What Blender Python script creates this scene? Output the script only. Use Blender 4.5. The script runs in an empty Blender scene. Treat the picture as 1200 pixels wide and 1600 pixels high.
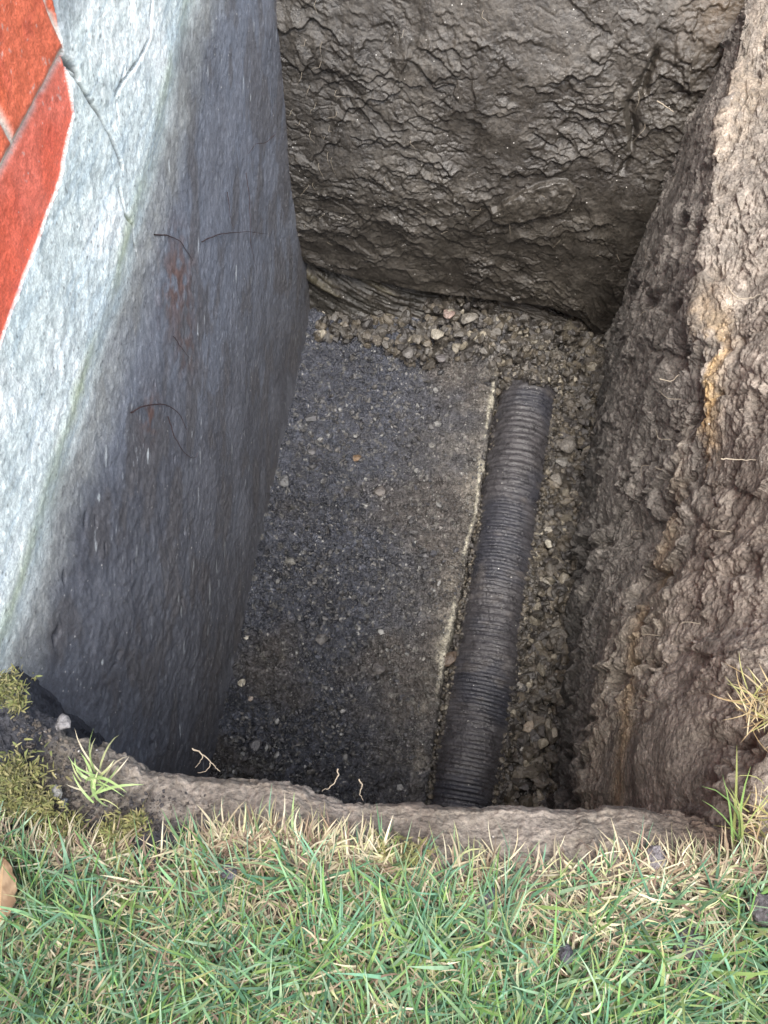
import bpy, bmesh, math, random
import numpy as np
from math import radians
from mathutils import Matrix, Vector
S = bpy.context.scene
COL = S.collection
rng = np.random.default_rng(7)
random.seed(7)

# ------------------------------------------------------------------ camera
CX, CY = 600.0, 800.0
_vn = np.array([50.0, 600.0]); _vy = np.array([350.0, -2400.0])
F = math.sqrt(-(_vn @ _vy))
_dn = np.array([_vn[0], _vn[1], F]); _dn /= np.linalg.norm(_dn)
_yy = np.array([_vy[0], _vy[1], F]); _yy /= np.linalg.norm(_yy)
_zz = -_dn; _xx = np.cross(_yy, _zz)
RW = np.array([_xx, _yy, _zz])
CAM = np.array([0.0, 0.0, 1.15])          # held 1.15 m above the lawn

def P(px, py, z=None, x=None, y=None):
    """measured point of the photo at a known height / wall plane -> world metres"""
    d = RW @ np.array([px - CX, py - CY, F])
    if z is not None: t = (z - CAM[2]) / d[2]
    elif x is not None: t = (x - CAM[0]) / d[0]
    else: t = (y - CAM[1]) / d[1]
    return CAM + t * d

cd = bpy.data.cameras.new('camera'); cam = bpy.data.objects.new('camera', cd); COL.objects.link(cam)
cd.sensor_width = 36; cd.lens = 36 * F / 1600; cd.clip_start = 0.02; cd.clip_end = 200
r_, u_, b_ = RW @ np.array([1, 0, 0]), RW @ np.array([0, -1, 0]), RW @ np.array([0, 0, -1])
cam.matrix_world = Matrix(((r_[0], u_[0], b_[0], CAM[0]), (r_[1], u_[1], b_[1], CAM[1]),
                           (r_[2], u_[2], b_[2], CAM[2]), (0, 0, 0, 1)))
S.camera = cam
# ------------------------------------------------------------------ sky, sun, exposure
W = bpy.data.worlds.new('World'); S.world = W; W.use_nodes = True
nt = W.node_tree; nt.nodes.clear()
sky = nt.nodes.new('ShaderNodeTexSky'); sky.sky_type = 'NISHITA'; sky.sun_disc = False
sky.sun_elevation = radians(60); sky.sun_rotation = radians(105)
sky.dust_density = 3.0; sky.air_density = 1.0; sky.ozone_density = 1.0
hs = nt.nodes.new('ShaderNodeHueSaturation'); hs.inputs['Saturation'].default_value = 0.55
bg = nt.nodes.new('ShaderNodeBackground'); bg.inputs['Strength'].default_value = 0.12
wo = nt.nodes.new('ShaderNodeOutputWorld')
nt.links.new(sky.outputs[0], hs.inputs['Color']); nt.links.new(hs.outputs[0], bg.inputs['Color'])
nt.links.new(bg.outputs[0], wo.inputs['Surface'])
sd = bpy.data.lights.new('sun', 'SUN'); sun = bpy.data.objects.new('sun', sd); COL.objects.link(sun)
sd.energy = 2.0; sd.angle = radians(40); sd.color = (1.0, 0.95, 0.88)
_dir = Vector((0.04, -0.30, 1.0)).normalized()      # bright overcast zenith, slightly from behind the camera
sun.rotation_euler = _dir.to_track_quat('Z', 'Y').to_euler()
sky.sun_rotation = math.atan2(_dir.x, _dir.y)
S.view_settings.view_transform = 'Standard'; S.view_settings.look = 'None'
S.view_settings.gamma = 1; S.view_settings.use_curve_mapping = False
S.view_settings.exposure = 1.8
S.cycles.max_bounces = 6; S.cycles.diffuse_bounces = 4

# ------------------------------------------------------------------ numpy noise
def _h(ix, iy, seed):
    n = (ix.astype(np.int64) * 374761393 + iy.astype(np.int64) * 668265263 + seed * 974634777) & 0xffffffff
    n = ((n ^ (n >> 13)) * 1274126177) & 0xffffffff
    n = (n ^ (n >> 16)) * 2246822519 & 0xffffffff
    return ((n ^ (n >> 15)) & 0xffffff) / float(0x1000000)

def vnoise(x, y, seed=0):
    ix, iy = np.floor(x), np.floor(y); fx, fy = x - ix, y - iy
    fx = fx * fx * fx * (fx * (fx * 6 - 15) + 10); fy = fy * fy * fy * (fy * (fy * 6 - 15) + 10)
    a, b, c, d = _h(ix, iy, seed), _h(ix + 1, iy, seed), _h(ix, iy + 1, seed), _h(ix + 1, iy + 1, seed)
    return (a + (b - a) * fx + (c - a) * fy + (a - b - c + d) * fx * fy) * 2 - 1

def fbm(x, y, freq, octaves=4, seed=0, gain=0.5):
    s = np.zeros_like(x); amp = 1.0; tot = 0
    for o in range(octaves):
        c, sn = math.cos(0.6 * o), math.sin(0.6 * o)
        s += amp * vnoise((x * c - y * sn) * freq + 13.7 * o, (x * sn + y * c) * freq - 7.1 * o, seed + o * 17)
        tot += amp; amp *= gain; freq *= 2.03
    return s / tot

def cells(x, y, freq, seed=0, tilt=(0.0, 0.0), rand=0.6, jit=0.9):
    """faceted voronoi: returns (height of the tilted facet, edge distance F2-F1, cell random)"""
    x = x * freq; y = y * freq
    ix, iy = np.floor(x), np.floor(y)
    f1 = np.full(x.shape, 9.0); f2 = np.full(x.shape, 9.0)
    hx = np.zeros_like(x); hy = np.zeros_like(x); ci = np.zeros_like(x); cj = np.zeros_like(x)
    for a in (-1, 0, 1):
        for b in (-1, 0, 1):
            jx, jy = ix + a, iy + b
            qx = jx + 0.5 + (_h(jx, jy, seed) - 0.5) * jit; qy = jy + 0.5 + (_h(jx, jy, seed + 5) - 0.5) * jit
            d = np.hypot(x - qx, y - qy)
            m = d < f1
            f2 = np.where(m, f1, np.minimum(f2, d)); f1 = np.where(m, d, f1)
            hx = np.where(m, x - qx, hx); hy = np.where(m, y - qy, hy)
            ci = np.where(m, jx, ci); cj = np.where(m, jy, cj)
    r0, r1, r2 = _h(ci, cj, seed + 11), _h(ci, cj, seed + 12), _h(ci, cj, seed + 13)
    hgt = (r0 - 0.5) * rand + hx * (tilt[0] + (r1 - 0.5) * rand) + hy * (tilt[1] + (r2 - 0.5) * rand)
    return hgt, f2 - f1, r0, f1

def flakes(n, m, du, dv, count, La, Lb, hh, ang, seed, prob=None, sharp=.0022):
    """raised flakes with one sharp curved edge on their low-v side, left by a spade; returns a height map (n, m)"""
    r = np.random.default_rng(seed); H = np.zeros((n, m))
    for _ in range(count):
        u0, v0 = r.uniform(0, n * du), r.uniform(0, m * dv)
        if prob is not None and r.random() > prob[min(n - 1, int(u0 / du)), min(m - 1, int(v0 / dv))]: continue
        k = r.random() ** 2; la = La[0] + (La[1] - La[0]) * k; lb = (Lb[0] + (Lb[1] - Lb[0]) * k) * r.uniform(.7, 1.3); h = hh[0] + (hh[1] - hh[0]) * k * r.uniform(.5, 1.2)
        a = r.normal() * ang[1] + ang[0]; cv = r.normal() * .35 / la; ca, sa = math.cos(a), math.sin(a); w1, w2, w3 = r.uniform(0, 6.28, 3)
        R_ = la * 1.5 + lb
        i0, i1 = max(0, int((u0 - R_) / du)), min(n, int((u0 + R_) / du) + 1); j0, j1 = max(0, int((v0 - R_) / dv)), min(m, int((v0 + R_) / dv) + 1)
        if i1 <= i0 or j1 <= j0: continue
        uu = (np.arange(i0, i1) * du - u0)[:, None]; vv = (np.arange(j0, j1) * dv - v0)[None, :]
        p = uu * ca + vv * sa; q = -uu * sa + vv * ca
        q = q - cv * p * p - .10 * la * np.sin(p / la * 5 + w1) - .05 * la * np.sin(p / la * 13 + w2)
        e = np.clip(1 - (p / la) ** 2 * (1 + .3 * np.sin(w3 + q / lb * 3)), 0, 1) ** .6
        ramp = np.clip(q / sharp + .5, 0, 1) * np.clip(1 - q / lb, 0, 1) ** 1.3
        H[i0:i1, j0:j1] = H[i0:i1, j0:j1] * (1 - .5 * e * (ramp > 0)) + h * e * ramp
    return H

def sm(a, b, x):
    t = np.clip((x - a) / (b - a), 0, 1); return t * t * (3 - 2 * t)
def mix(a, b, t):
    return a + (b - a) * t
def cmix(c, colr, m):
    return c + (np.array(colr) - c) * np.clip(m, 0, 1)[..., None]

# ------------------------------------------------------------------ object helpers
def tag(o, label=None, cat=None, group=None, kind=None):
    if label: o['label'] = label
    if cat: o['category'] = cat
    if group: o['group'] = group
    if kind: o['kind'] = kind
    return o
def link(name, me, mat=None, parent=None):
    if mat: me.materials.append(mat)
    o = bpy.data.objects.new(name, me); COL.objects.link(o)
    if parent: o.parent = parent
    return o
def empty(name, loc=(0, 0, 0)):
    o = bpy.data.objects.new(name, None); COL.objects.link(o); o.location = loc; o.empty_display_size = 0.05
    return o
def np_mesh(name, V, Fq, colr=None, smooth=True):
    me = bpy.data.meshes.new(name)
    V = np.ascontiguousarray(V, dtype=np.float32); Fq = np.ascontiguousarray(Fq, dtype=np.int32)
    k = Fq.shape[1]
    me.vertices.add(len(V)); me.vertices.foreach_set('co', V.ravel())
    me.loops.add(Fq.size); me.loops.foreach_set('vertex_index', Fq.ravel())
    me.polygons.add(len(Fq)); me.polygons.foreach_set('loop_start', np.arange(len(Fq), dtype=np.int32) * k)
    me.polygons.foreach_set('use_smooth', np.full(len(Fq), smooth))
    me.update(calc_edges=True)
    if colr is not None:
        a = me.color_attributes.new('Col', 'FLOAT_COLOR', 'POINT')
        c = np.ones((len(V), 4), dtype=np.float32); c[:, :3] = np.clip(colr, 0, 1)
        a.data.foreach_set('color', c.ravel())
    return me
def grid_faces(n, m, flip=False, close=False):
    i = np.arange(n - 1)[:, None]; mm = m if close else m - 1
    j = np.arange(mm)[None, :]; j2 = (j + 1) % m
    q = np.stack([i * m + j, i * m + j2, (i + 1) * m + j2, (i + 1) * m + j], -1).reshape(-1, 4)
    return q[:, ::-1] if flip else q
def grid_normal(G):
    du = np.gradient(G, axis=0); dv = np.gradient(G, axis=1)
    n = np.cross(du, dv); n /= np.linalg.norm(n, axis=-1, keepdims=True) + 1e-12
    return n

# ------------------------------------------------------------------ materials
def earth_mat(name, rough=0.75, spec=0.3, bump=0.5, scale=160, fleck=0.0, dist=0.004, var=0.35, crumb=0.8, crumb_warp=0.012):
    m = bpy.data.materials.new(name); m.use_nodes = True
    t = m.node_tree; t.nodes.clear(); N = t.nodes.new; L = t.links.new
    out = N('ShaderNodeOutputMaterial'); bs = N('ShaderNodeBsdfPrincipled'); L(bs.outputs[0], out.inputs['Surface'])
    at = N('ShaderNodeAttribute'); at.attribute_name = 'Col'
    tc = N('ShaderNodeTexCoord')
    n1 = N('ShaderNodeTexNoise'); n1.inputs['Scale'].default_value = scale; n1.inputs['Detail'].default_value = 6
    n1.inputs['Roughness'].default_value = 0.65
    n2 = N('ShaderNodeTexNoise'); n2.inputs['Scale'].default_value = scale * 0.22; n2.inputs['Detail'].default_value = 4
    L(tc.outputs['Object'], n1.inputs['Vector']); L(tc.outputs['Object'], n2.inputs['Vector'])
    mr = N('ShaderNodeMapRange'); mr.inputs['From Min'].default_value = 0.3; mr.inputs['From Max'].default_value = 0.7
    mr.inputs['To Min'].default_value = 1 - var; mr.inputs['To Max'].default_value = 1 + var
    L(n1.outputs['Fac'], mr.inputs['Value'])
    mr2 = N('ShaderNodeMapRange'); mr2.inputs['From Min'].default_value = 0.3; mr2.inputs['From Max'].default_value = 0.7
    mr2.inputs['To Min'].default_value = 1 - var * .5; mr2.inputs['To Max'].default_value = 1 + var * .5
    L(n2.outputs['Fac'], mr2.inputs['Value'])
    mu = N('ShaderNodeMath'); mu.operation = 'MULTIPLY'; L(mr.outputs[0], mu.inputs[0]); L(mr2.outputs[0], mu.inputs[1])
    vm = N('ShaderNodeVectorMath'); vm.operation = 'SCALE'; L(at.outputs['Color'], vm.inputs[0]); L(mu.outputs[0], vm.inputs['Scale'])
    base = vm.outputs[0]
    if fleck > 0:
        vo = N('ShaderNodeTexVoronoi'); vo.inputs['Scale'].default_value = 110; L(tc.outputs['Object'], vo.inputs['Vector'])
        sep = N('ShaderNodeSeparateColor'); L(vo.outputs['Color'], sep.inputs[0])
        g1 = N('ShaderNodeMath'); g1.operation = 'GREATER_THAN'; g1.inputs[1].default_value = 1 - fleck; L(sep.outputs[0], g1.inputs[0])
        g2 = N('ShaderNodeMath'); g2.operation = 'LESS_THAN'; g2.inputs[1].default_value = 0.22; L(vo.outputs['Distance'], g2.inputs[0])
        g3 = N('ShaderNodeMath'); g3.operation = 'MULTIPLY'; L(g1.outputs[0], g3.inputs[0]); L(g2.outputs[0], g3.inputs[1])
        g4 = N('ShaderNodeMath'); g4.operation = 'MULTIPLY'; L(g3.outputs[0], g4.inputs[0]); L(sep.outputs[1], g4.inputs[1])
        mx = N('ShaderNodeMix'); mx.data_type = 'RGBA'; L(g4.outputs[0], mx.inputs[0]); L(base, mx.inputs[6])
        mx.inputs[7].default_value = (0.62, 0.60, 0.56, 1); base = mx.outputs[2]
    L(base, bs.inputs['Base Color'])
    rr = N('ShaderNodeMapRange'); rr.inputs['From Min'].default_value = 0.35; rr.inputs['From Max'].default_value = 0.65
    rr.inputs['To Min'].default_value = max(0.12, rough - 0.2); rr.inputs['To Max'].default_value = min(1, rough + 0.15)
    L(n2.outputs['Fac'], rr.inputs['Value']); L(rr.outputs[0], bs.inputs['Roughness'])
    bs.inputs['Specular IOR Level'].default_value = spec
    bp = N('ShaderNodeBump'); bp.inputs['Strength'].default_value = bump; bp.inputs['Distance'].default_value = dist
    vb = N('ShaderNodeTexVoronoi'); vb.inputs['Scale'].default_value = scale * 0.75
    wn = N('ShaderNodeTexNoise'); wn.inputs['Scale'].default_value = scale * .5; wn.inputs['Detail'].default_value = 2
    L(tc.outputs['Object'], wn.inputs['Vector'])
    wv = N('ShaderNodeVectorMath'); wv.operation = 'MULTIPLY_ADD'; wv.inputs[1].default_value = (crumb_warp,) * 3
    L(wn.outputs['Color'], wv.inputs[0]); L(tc.outputs['Object'], wv.inputs[2]); L(wv.outputs[0], vb.inputs['Vector'])
    sb = N('ShaderNodeMath'); sb.operation = 'SUBTRACT'; sb.inputs[0].default_value = 1; L(vb.outputs['Distance'], sb.inputs[1])
    b2 = N('ShaderNodeBump'); b2.inputs['Strength'].default_value = min(1, bump * crumb); b2.inputs['Distance'].default_value = dist
    L(sb.outputs[0], b2.inputs['Height'])
    L(n1.outputs['Fac'], bp.inputs['Height']); L(b2.outputs[0], bp.inputs['Normal']); L(bp.outputs[0], bs.inputs['Normal'])
    return m

M_far = earth_mat('wet_dark_clay', 0.40, 0.55, 0.7, 90, 0.03, 0.006, .45, .35)
M_right = earth_mat('brown_loam', 0.62, 0.35, 0.8, 150, 0.04, 0.008, .45, .55)
M_near = earth_mat('smooth_cut_soil', 0.75, 0.25, 0.8, 120, 0.03, 0.007, .5, .5)
M_wall = earth_mat('rendered_masonry', 0.5, 0.4, 0.5, 240, 0.03, 0.003, 0.25, .3)
M_floor = earth_mat('wet_grit', 0.24, 1.0, 1.0, 130, 0.10, 0.010, 0.6, .9)
M_pipe = earth_mat('muddy_plastic', 0.36, 0.6, 0.7, 140, 0.03, 0.005, 0.4, .5)
M_stone = earth_mat('gravel_stone', 0.36, 0.6, 0.8, 140, 0.0, 0.005, 0.5, .4)
M_ground = earth_mat('topsoil', 0.9, 0.2, 0.8, 120, 0.02, 0.01)

def blade_mat(name, trans=0.25, rough=0.42):
    m = bpy.data.materials.new(name); m.use_nodes = True
    t = m.node_tree; t.nodes.clear(); N = t.nodes.new; L = t.links.new
    out = N('ShaderNodeOutputMaterial'); bs = N('ShaderNodeBsdfPrincipled'); tr = N('ShaderNodeBsdfTranslucent')
    mxs = N('ShaderNodeMixShader'); mxs.inputs[0].default_value = trans
    at = N('ShaderNodeAttribute'); at.attribute_name = 'Col'
    tc = N('ShaderNodeTexCoord'); n1 = N('ShaderNodeTexNoise'); n1.inputs['Scale'].default_value = 90
    L(tc.outputs['Object'], n1.inputs['Vector'])
    mr = N('ShaderNodeMapRange'); mr.inputs['To Min'].default_value = 0.7; mr.inputs['To Max'].default_value = 1.3
    L(n1.outputs['Fac'], mr.inputs['Value'])
    vm = N('ShaderNodeVectorMath'); vm.operation = 'SCALE'; L(at.outputs['Color'], vm.inputs[0]); L(mr.outputs[0], vm.inputs['Scale'])
    L(vm.outputs[0], bs.inputs['Base Color']); L(vm.outputs[0], tr.inputs['Color'])
    bs.inputs['Roughness'].default_value = rough; bs.inputs['Specular IOR Level'].default_value = 0.4
    L(bs.outputs[0], mxs.inputs[1]); L(tr.outputs[0], mxs.inputs[2]); L(mxs.outputs[0], out.inputs['Surface'])
    return m
M_blade = blade_mat('grass_blade'); M_dry = blade_mat('dry_grass_blade', 0.15, 0.6); M_moss = blade_mat('moss_leaf', 0.15, 0.7)

def flat_mat(name, c, rough=0.7, spec=0.3, nscale=80, var=0.3, bump=0.2):
    m = bpy.data.materials.new(name); m.use_nodes = True
    t = m.node_tree; bs = t.nodes['Principled BSDF']; N = t.nodes.new; L = t.links.new
    tc = N('ShaderNodeTexCoord'); n1 = N('ShaderNodeTexNoise'); n1.inputs['Scale'].default_value = nscale; n1.inputs['Detail'].default_value = 5
    L(tc.outputs['Object'], n1.inputs['Vector'])
    mx = N('ShaderNodeMix'); mx.data_type = 'RGBA'; L(n1.outputs['Fac'], mx.inputs[0])
    mx.inputs[6].default_value = tuple(v * (1 - var) for v in c) + (1,); mx.inputs[7].default_value = tuple(min(1, v * (1 + var)) for v in c) + (1,)
    L(mx.outputs[2], bs.inputs['Base Color']); bs.inputs['Roughness'].default_value = rough
    bs.inputs['Specular IOR Level'].default_value = spec
    bp = N('ShaderNodeBump'); bp.inputs['Strength'].default_value = bump; bp.inputs['Distance'].default_value = 0.002
    L(n1.outputs['Fac'], bp.inputs['Height']); L(bp.outputs[0], bs.inputs['Normal'])
    return m

# ================================================================== LAYOUT CURVES (world metres)
WX = -0.69
def interp(y, ys, xs):
    return np.interp(y, ys, xs)
FY = [-0.1, 0.1, .32, .84, 1.45, 2.2, 2.6, 3.0]
FX = [.40, .40, .405, .415, .46, .56, .58, .60]
def floorX(y): return interp(y, FY, FX)
_vp = [P(1165, 0, y=2.35), P(1120, 200, z=-.2), P(1095, 400, z=-.25), P(1072, 600, z=-.3), P(1092, 720, z=-.35),
       P(1060, 900, z=-.4), P(1010, 1050, z=-.45), P(1000, 1200, z=-.45)]
_vp = sorted([tuple(p) for p in _vp], key=lambda p: p[1])
VY = [-.15] + [p[1] for p in _vp] + [3.0]
VX = [.41] + [p[0] for p in _vp] + [.75]
VZ = [-.42] + [p[2] for p in _vp] + [-.1]

# ================================================================== RIGHT BANK (earth)
def build_right():
    ny, nz = 880, 620
    Y = np.linspace(-0.12, 2.64, ny); s = np.linspace(0, 1, nz)
    fx = floorX(Y); vx = interp(Y, VY, VX); vz = interp(Y, VY, VZ)
    midx = interp(Y, [-.1, .2, .49, .73, .98, 1.25, 1.69, 2.3, 3], [.37, .38, .40, .45, .50, .49, .53, .565, .6])
    upx = interp(Y, [-.1, .15, .3, .5, .8, 1.2, 1.8, 2.3, 3], [.42, .43, .475, .53, .575, .62, .69, .75, .80])
    rx = upx + interp(Y, [-.1, .15, .4, 3], [.02, .03, .05, .07])
    rows = [(0.0, fx + .0, -1.47 + 0 * Y), (.22, fx + .012, -1.12 + 0 * Y), (.42, midx, -.80 + 0 * Y),
            (.60, mix(midx, vx, .75) + .008, vz - .14), (.68, vx + .010, vz - .03), (.72, vx + .004, vz + .02),
            (.82, mix(vx, upx, .6), mix(vz, -.12, .55)), (.90, upx, -.12 + 0 * Y), (.95, rx, -.02 + 0 * Y), (1.0, rx + .12, .004 + 0 * Y)]
    ss = np.array([r[0] for r in rows]); RX = np.array([r[1] for r in rows]); RZ = np.array([r[2] for r in rows])
    G = np.zeros((ny, nz, 3))
    for j in range(ny):
        G[j, :, 0] = np.interp(s, ss, RX[:, j]); G[j, :, 2] = np.interp(s, ss, RZ[:, j])
    k = np.ones(9) / 9                       # soften the profile corners
    for a in (0, 2):
        pad = np.pad(G[:, :, a], ((0, 0), (4, 4)), mode='edge')
        G[:, :, a] = np.apply_along_axis(lambda v: np.convolve(v, k, 'valid'), 1, pad)
    G[:, :, 1] = Y[:, None]
    N = grid_normal(G)
    N *= -np.sign(N[ny // 2, nz // 2, 0])    # towards the pit
    V = np.broadcast_to(Y[:, None], (ny, nz))
    U = np.r_[0, np.cumsum(np.linalg.norm(np.diff(G[ny // 3], axis=0), axis=1))]
    H = np.broadcast_to(U[None, :], (ny, nz)).copy()
    upm = sm(.69, .75, s)[None, :] * np.ones((ny, 1))
    low = 1 - upm
    wx = V + .05 * fbm(V, H, 6, 3, 3) + .008 * fbm(V, H, 40, 2, 13); wy = H + .05 * fbm(V, H, 6, 3, 9) + .008 * fbm(V, H, 40, 2, 19)
    d = .040 * fbm(wx * 1.7, wy * .7, 3.0, 4, 21)
    phi = 2.2 * fbm(V, H, 2.5, 2, 23)
    c1, e1, r1, _ = cells(wx * 1.6, wy * .75, 6.5, 31, (0.25 * np.cos(phi), -.35), 1.1)
    c2, e2, r2, _ = cells(wx * 1.3, wy * .8, 15, 41, (.3 * np.sin(phi), -.35), 1.1)
    c3, e3, r3, _ = cells(wx, wy, 38, 51, (0, -.2), 1.3)
    c4, e4, r4, _ = cells(wx, wy, 85, 52, (0, 0), 1.4)
    mk = sm(-.35, .25, fbm(V, H, 5, 3, 24)); mk2 = sm(-.3, .3, fbm(V, H, 8, 3, 25))
    d += .024 * c1 + .009 * c2 * (.3 + .8 * mk) + .0045 * c3 * (.05 + 1.0 * mk2) + .0022 * c4 * (.1 + .9 * mk * mk2)
    sl = fbm(V * 3.5 + .3 * H, H * .35, 9, 3, 26); d += .006 * sl * (1 - mk2) * low + .004 * sl
    du, dv = 2.76 / ny, U[-1] / nz
    fl = flakes(ny, nz, du, dv, 260, (.03, .14), (.03, .10), (.008, .030), (1.25, .45), 15)
    fl = fl + flakes(ny, nz, du, dv, 1800, (.010, .05), (.010, .03), (.003, .014), (1.1, .8), 16, .3 + .7 * mk2)
    fl = fl + .8 * flakes(ny, nz, du, dv, 6000, (.005, .02), (.005, .014), (.002, .008), (.6, 1.4), 17, .2 + .8 * mk)
    fl *= .8 - .35 * upm
    d += .0030 * c4 * mk + .0040 * c3 * (1 - upm)
    d += fl + upm * (.004 * fbm(V, H, 70, 4, 89) + .010 * fbm(V, H, 14, 3, 90))
    d += .0032 * fbm(V, H, 45, 4, 88) * (.3 + mk2)
    d -= .012 * sm(.22, .0, e2) * sm(.0, .4, fbm(V, H, 6, 3, 28)) + .006 * sm(.2, 0, e3) * mk2
    rid = np.abs(fbm(V * 3.2, H * .45, 4.0, 3, 61)); d += (.022 * (1 - sm(0, .35, rid)) - .006) * low * sm(2.0, 1.0, V)
    cre = fbm(wx * 1.3, wy * .7, 6.5, 4, 99)
    crev = sm(.24, .38, cre) * (1 - .5 * upm)
    d -= .040 * crev
    # two deep holes seen half way down
    for (px, py, z, ry, rz, dep) in ((1000, 825, -.6, .045, .09, .11), (1050, 560, -.4, .035, .07, .08), (895, 720, -1.3, .05, .05, .07), (925, 1105, -.9, .03, .12, .03)):
        q = P(px, py, z=z)
        m = np.exp(-(((G[..., 1] - q[1]) / ry) ** 2 + ((G[..., 2] - q[2]) / rz) ** 2) * (1 + .8 * fbm(V, H, 20, 3, 7)))
        d -= dep * m
    # smooth clay buttress in the near corner
    but = np.exp(-(((G[..., 1] - .28) / .13) ** 2)) * sm(-1.1, -.55, G[..., 2]) * (1 - sm(-.3, -.1, G[..., 2]))
    d = d * (1 - .75 * but) + .03 * but
    d *= (1 - .85 * sm(.94, .99, s))[None, :]
    d *= .66
    G = G + N * d[..., None]
    # bank colours: blotches, ochre vein, darker towards the base
    n1 = fbm(V, H, 3, 4, 3); n2 = fbm(V, H, 14, 4, 4); n3 = fbm(V, H, 60, 3, 5)
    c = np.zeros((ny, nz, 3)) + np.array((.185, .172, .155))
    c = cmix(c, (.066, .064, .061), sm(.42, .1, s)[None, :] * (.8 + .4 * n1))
    c = cmix(c, (.29, .27, .24), sm(.1, .5, n2 + .4 * n1) * .6)
    c = cmix(c, (.235, .205, .165), sm(1.1, .3, V) * sm(.28, .5, s)[None, :] * (.7 + .6 * n1))
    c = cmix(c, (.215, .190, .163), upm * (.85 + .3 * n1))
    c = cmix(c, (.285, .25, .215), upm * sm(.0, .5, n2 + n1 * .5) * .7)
    c = cmix(c, (.15, .125, .105), upm * sm(.15, .5, fbm(V, H, 7, 3, 14)) * .6)
    off = (G[..., 2] - vz[:, None] - .03) * .5 + .012 * fbm(V, H, 6, 3, 8)
    vein = np.exp(-(off / .017) ** 2) * np.clip(np.exp(-((V - 1.10) / .16) ** 2) + np.exp(-((V - 1.95) / .3) ** 2) * .12, 0, 1) * sm(-.3, .1, fbm(V, H, 16, 3, 19) + .1)
    c = cmix(c, (.52, .36, .17), vein * 1.0 * (.8 + .5 * n3))
    c = cmix(c, (.36, .27, .16), np.exp(-((s[None, :] - .60 + .05 * n1) / .03) ** 2) * sm(1.2, .6, V) * .6)
    c *= (1 + .18 * n2 + .25 * n3 + .22 * (r3 - .5) + .2 * (r4 - .5))[..., None]
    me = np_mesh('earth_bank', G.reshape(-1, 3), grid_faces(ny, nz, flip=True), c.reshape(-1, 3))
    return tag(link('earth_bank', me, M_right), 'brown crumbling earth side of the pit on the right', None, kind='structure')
build_right()

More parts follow.
